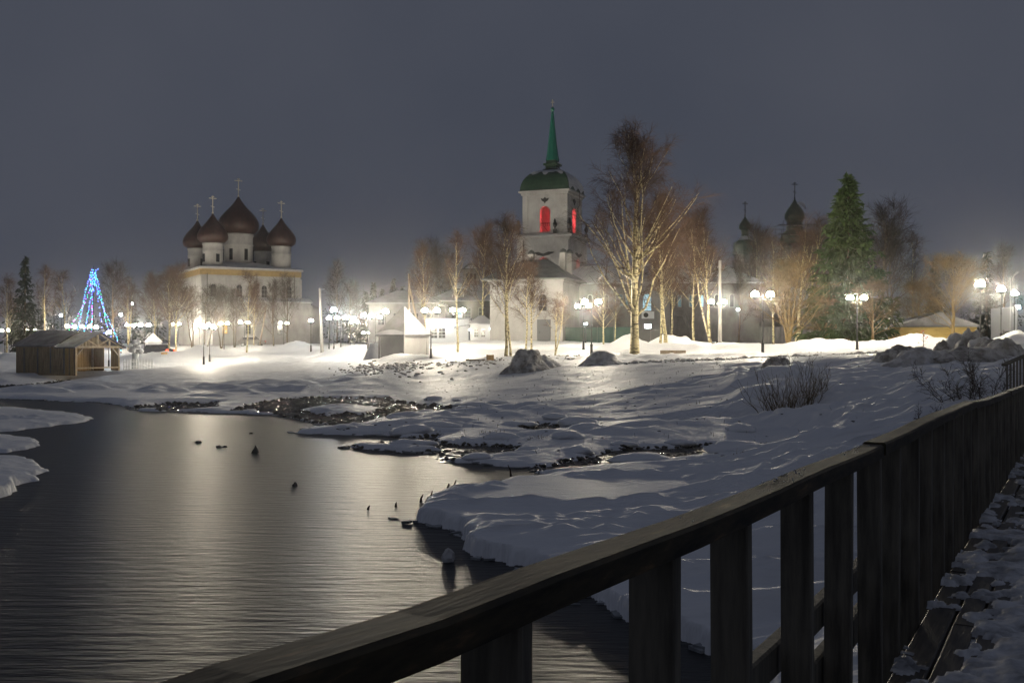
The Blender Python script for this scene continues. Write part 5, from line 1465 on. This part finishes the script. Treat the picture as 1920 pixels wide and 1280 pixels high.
# ---- tree of light strings
Yx = 128.0
xx = PX(175, Yx); gz = ground(xx, Yx)
top = ZAT(503, Yx) - gz
xt = empty('light_string_tree', (xx, Yx, gz), 0, 'tall cone of blue and green light strings hung from a mast', 'light tree')
G().tube([(0, 0, -.4), (0, 0, top + .3)], [.12, .05], 8).build('mast', MATS['black_iron'], xt)
rg = np.random.default_rng(3)
V1, F1 = ico(1)
bm_ = ['bulb_blue', 'bulb_blue', 'bulb_violet', 'bulb_teal', 'bulb_green', 'bulb_teal', 'bulb_blue', 'bulb_violet', 'bulb_blue']
for k, a in enumerate(np.linspace(0, 6.283, 7, endpoint=False) + .25):
    rad = 3.3 + rg.uniform(-.4, .5); kink = rg.uniform(-.35, .35)
    t = np.linspace(0, 1, 40)
    rr = .25 + rad * (t ** 1.25); zz = top - .3 - (top - 1.2) * t - .55 * np.sin(t * math.pi) * rg.uniform(.2, 1.0)
    rr = rr + kink * np.sin(t * 6.283)
    pts = np.c_[rr * math.cos(a), rr * math.sin(a), zz]
    st_ = G().tube(pts, .012, 4).build('string', MATS['black_iron'], xt)
    for mat in sorted(set((bm_[k], bm_[(k + 3) % 9]))):
        g = G()
        for i in range(1, 40):
            if (i * 7 + k * 3 + 5 * (mat == bm_[k])) % 10 > 4: continue
            p = pts[i] + rg.normal(0, .04, 3)
            g.add(V1 * .05 + p, [F1])
        tag(g.build('bulbs', MATS[mat], st_), kind='stuff')
g = G()
for i in range(26):
    p = rg.normal(0, 1, 3) * np.array([.3, .3, .8]) + np.array([0, 0, top - 1.4]); g.add(V1 * .05 + p, [F1])
tag(g.build('bulb_crown', MATS['bulb_blue'], xt), kind='stuff')
g = G()
for i in range(14):
    p = rg.normal(0, 1, 3) * np.array([.25, .25, .7]) + np.array([0, 0, top - 1.2]); g.add(V1 * .05 + p, [F1])
tag(g.build('bulb_crown', MATS['bulb_teal'], xt), kind='stuff')

# ---- parked cars
def car(px, Y, rz, label, lit, paint, s=1.0):
    x = PX(px, Y); gz = ground(x, Y)
    c = empty('parked_car', (x, Y, gz + .02), R(rz), label, 'car')
    side = [(-2.1, .45), (-2.15, .75), (-2.0, 1.0), (-1.75, 1.08), (-1.35, 1.55), (.55, 1.58), (1.15, 1.08), (1.95, .98), (2.15, .75), (2.12, .42)]
    G().prism(side, (0, -.85, 0), (1, 0, 0), (0, 0, 1), (0, 1.7, 0)).build('body', paint, c)
    for y_ in (-.86, .83):
        G().prism([(-1.30, 1.10), (-1.22, 1.46), (-.35, 1.49), (-.35, 1.10)], (0, y_, 0), (1, 0, 0), (0, 0, 1), (0, .03, 0)).build('side_window', MATS['dark_glass'], c)
        G().prism([(-.27, 1.10), (-.27, 1.49), (.5, 1.49), (.95, 1.10)], (0, y_, 0), (1, 0, 0), (0, 0, 1), (0, .03, 0)).build('side_window', MATS['dark_glass'], c)
    for x_ in (-1.3, 1.3):
        for y_ in (-.80, .80):
            w_ = G().tube([(x_, y_ - .1, .33), (x_, y_ + .1, .33)], .33, 16).build('wheel', MATS['tyre'], c)
            G().tube([(x_, y_ - .115, .33), (x_, y_ + .115, .33)], .19, 12).build('rim', MATS['light_metal'], w_)
    for y_ in (-.65, .65):
        G().box(2.13, y_, .86, .06, .32, .2).build('tail_light', MATS['tail_light'] if lit else MATS['red_plastic'], c)
        G().box(-2.13, y_, .8, .06, .34, .16).build('headlight', MATS['light_metal'], c)
    G().box(-.4, 0, 1.60, 1.6, 1.4, .07).build('roof_snow_sheet', MATS['snow'], c)
    return c
car(298, 128, -28, 'dark blue parked car with glowing red tail lights behind the snow ridge', True, MATS['car_paint'])
car(472, 160, 8, 'far parked car under snow in front of the five domed church', False, MATS['worn_plaster'])

# ---- white picket fence, snow covered ornamental tree, tent
a = P(232, 686, 93); b = P(287, 683, 96)
gz = ground(a[0], a[1])
pf = empty('picket_fence', (a[0], a[1], gz), math.atan2(b[1] - a[1], b[0] - a[0]), 'low white picket fence right of the plank shed', 'fence')
Lf = math.hypot(b[0] - a[0], b[1] - a[1])
for k in range(20): G().prism([(-.035, 0), (.035, 0), (.035, .95), (0, 1.03), (-.035, .95)], (k * Lf / 19, 0, 0), (1, 0, 0), (0, 0, 1), (0, .03, 0)).build('picket', MATS['white_paint'], pf)
for z_ in (.3, .75): G().box(Lf / 2, .05, z_, Lf, .04, .07).build('rail', MATS['white_paint'], pf)
xs, ys = PX(254, 98), 98; gz = ground(xs, ys)
sn = empty('snow_tree_figure', (xs, ys, gz), 0, 'white carved ice figure like a small tree behind the picket fence', 'ice sculpture')
G().lathe([(.42, -.2), (.36, .4), (.30, 1.2), (.34, 1.5)], 12).build('column', MATS['ice_clear'], sn, True)
g = G(); rg = np.random.default_rng(8)
for k in range(26):
    a_ = rg.uniform(0, 6.28); f = rg.random(); r_ = .95 * math.sqrt(rg.random()) * (1 - f * .7)
    g.blob((r_ * math.cos(a_), r_ * math.sin(a_), 1.5 + f * 1.15), (.26, .26, .2), k, 2, .3)
g.build('crown', MATS['snow'], sn, True)
xs, ys = PX(287, 140), 140; gz = ground(xs, ys)
tn = empty('white_tent', (xs, ys, gz), R(30), 'small white peaked tent behind the parked dark car', 'tent')
G().box(0, 0, .9, 1.9, 1.9, 1.9).build('wall', MATS['white_paint'], tn)
G().add([(-1.1, -1.1, 1.86), (1.1, -1.1, 1.86), (1.1, 1.1, 1.86), (-1.1, 1.1, 1.86), (0, 0, 3.1)], [[[0, 1, 4], [1, 2, 4], [2, 3, 4], [3, 0, 4]], [[3, 2, 1, 0]]]).build('canopy', MATS['white_paint'], tn)
xs = PX(308, 118); tag(G().box(0, 0, .15, .7, .3, .25, .3).build('orange_board', MATS['new_planks']), 'small orange board lying on the snow before the parked car', 'board').location = (xs, 118, ground(xs, 118) + .2)

# ---- thin broken ice plates along the water's edge
rg = np.random.default_rng(12)
g = G()
pl = WATER
for i in range(len(pl) - 1):
    a, b = pl[i], pl[i + 1]
    L = np.linalg.norm(b - a); ym = (a[1] + b[1]) / 2
    if not (9.5 < ym < 62) or L > 14 or abs(a[0]) > 40: continue
    for _ in range(int(L * 2.4) + 1):
        f = rg.random(); nrm = np.array([b[1] - a[1], a[0] - b[0]]) / L
        c = a + (b - a) * f + nrm * (rg.normal(0, .18))
        r = rg.uniform(.04, .17) * (1 if ym < 25 else 1.3); n = rg.integers(5, 8)
        ang = np.sort(rg.uniform(0, 6.283, n)); rr = r * rg.uniform(.6, 1.2, n)
        th_ = rg.uniform(.02, .05); z0_ = rg.uniform(-.02, .012); tl = rg.normal(0, .06, 2)
        pts = [(rr[k] * math.cos(ang[k]) * 1.4, rr[k] * math.sin(ang[k])) for k in range(n)]
        V = np.array([(c[0] + x, c[1] + y, z0_ + x * tl[0] + y * tl[1]) for x, y in pts] + [(c[0] + x, c[1] + y, z0_ + th_ + x * tl[0] + y * tl[1]) for x, y in pts])
        g.add(V, [[[k, (k + 1) % n, n + (k + 1) % n, n + k] for k in range(n)], [list(range(n, 2 * n))]])
tag(g.build('edge_ice', MATS['edge_ice']), 'thin broken grey ice plates along the edge of the open water', kind='stuff')

# ---- snow capped stones standing in the shallows
gC = 'snow capped stones in the shallows'
sites = []
while len(sites) < 34:
    px = rg.uniform(470, 1420); Y = rg.uniform(25.5, 56); x = PX(px, Y)
    w_, pb = wet(np.array([x]), np.array([Y])); e = min(-w_[0], -pb[0])
    if -.1 < e < 1.9 and w_[0] < -.35 and all((x - q[0]) ** 2 + (Y - q[1]) ** 2 > .8 for q in sites): sites.append((x, Y))
proto = []
for k in range(6):
    o = empty('snowy_stone'); 
    G().blob((0, 0, .0), (.38, .31, .20), 300 + k * 7, 2, .42, 1.4).build('stone', MATS['wet_stone'], o)
    G().blob((.02, .06, .07), (.46, .40, .20), 340 + k * 5, 3, .34, 1.7).build('snow_cap', MATS['snow'], o, True)
    proto.append(o)
for k, (x, Y) in enumerate(sites):
    o = proto[k] if k < 6 else copy_tree(proto[k % 6])
    s_ = rg.uniform(.55, 1.35)
    o.location = (x, Y, max(ground(x, Y), -.03) - .06); o.scale = (s_ * rg.uniform(.9, 1.7), s_, s_ * rg.uniform(.6, 1.0)); o.rotation_euler = (0, 0, rg.uniform(-.5, .5) + (math.pi if k % 2 else 0))
    tag(o, 'dark stone with a thick snow cap at the edge of the pebble shallows', 'stone', gC)

# ---- dark crumbs, twigs and grass tips poking through the snow
g = G()
N = 900
px = rg.uniform(560, 1640, N); Yc_ = rg.uniform(24, 72, N); xs = PX(px, Yc_)
w_, pb = wet(xs, Yc_); ok = (w_ < -.3) & (pb < -.2)
xs, Yc_ = xs[ok], Yc_[ok]; zs = height(xs, Yc_)
V0_, F0_ = ico(1)
for x, y, z in zip(xs, Yc_, zs):
    s_ = rg.uniform(.008, .035)
    if rg.random() < .6: g.add(V0_ * np.array([s_ * 2.2, s_, s_ * .6]) + np.array([x, y, z]), [F0_])
    else:
        d = rg.normal(0, .35, 2); h_ = rg.uniform(.04, .13)
        g.tube([(x, y, z - .02), (x + d[0] * h_, y + d[1] * h_, z + h_)], [.006, .003], 3, False)
tag(g.build('snow_litter', MATS['shrub_dark']), 'dark crumbs and grass tips poking through the snow', kind='stuff')
# ================================================================== frosty air
hz = G().box(0, 440, 22, 1500, 1100, 47).build('haze', principled('haze_air', (1, 1, 1)))
ht = MATS['haze_air'].node_tree; ht.nodes.clear()
ho = ht.nodes.new('ShaderNodeOutputMaterial'); hv = ht.nodes.new('ShaderNodeVolumePrincipled')
hv.inputs['Color'].default_value = (.92, .92, .93, 1)
hv.inputs['Density'].default_value = HAZE_DENSITY
hv.inputs['Anisotropy'].default_value = .965
ht.links.new(hv.outputs['Volume'], ho.inputs['Volume'])
tag(hz, 'thin frosty night haze glowing round the lamps', kind='stuff')
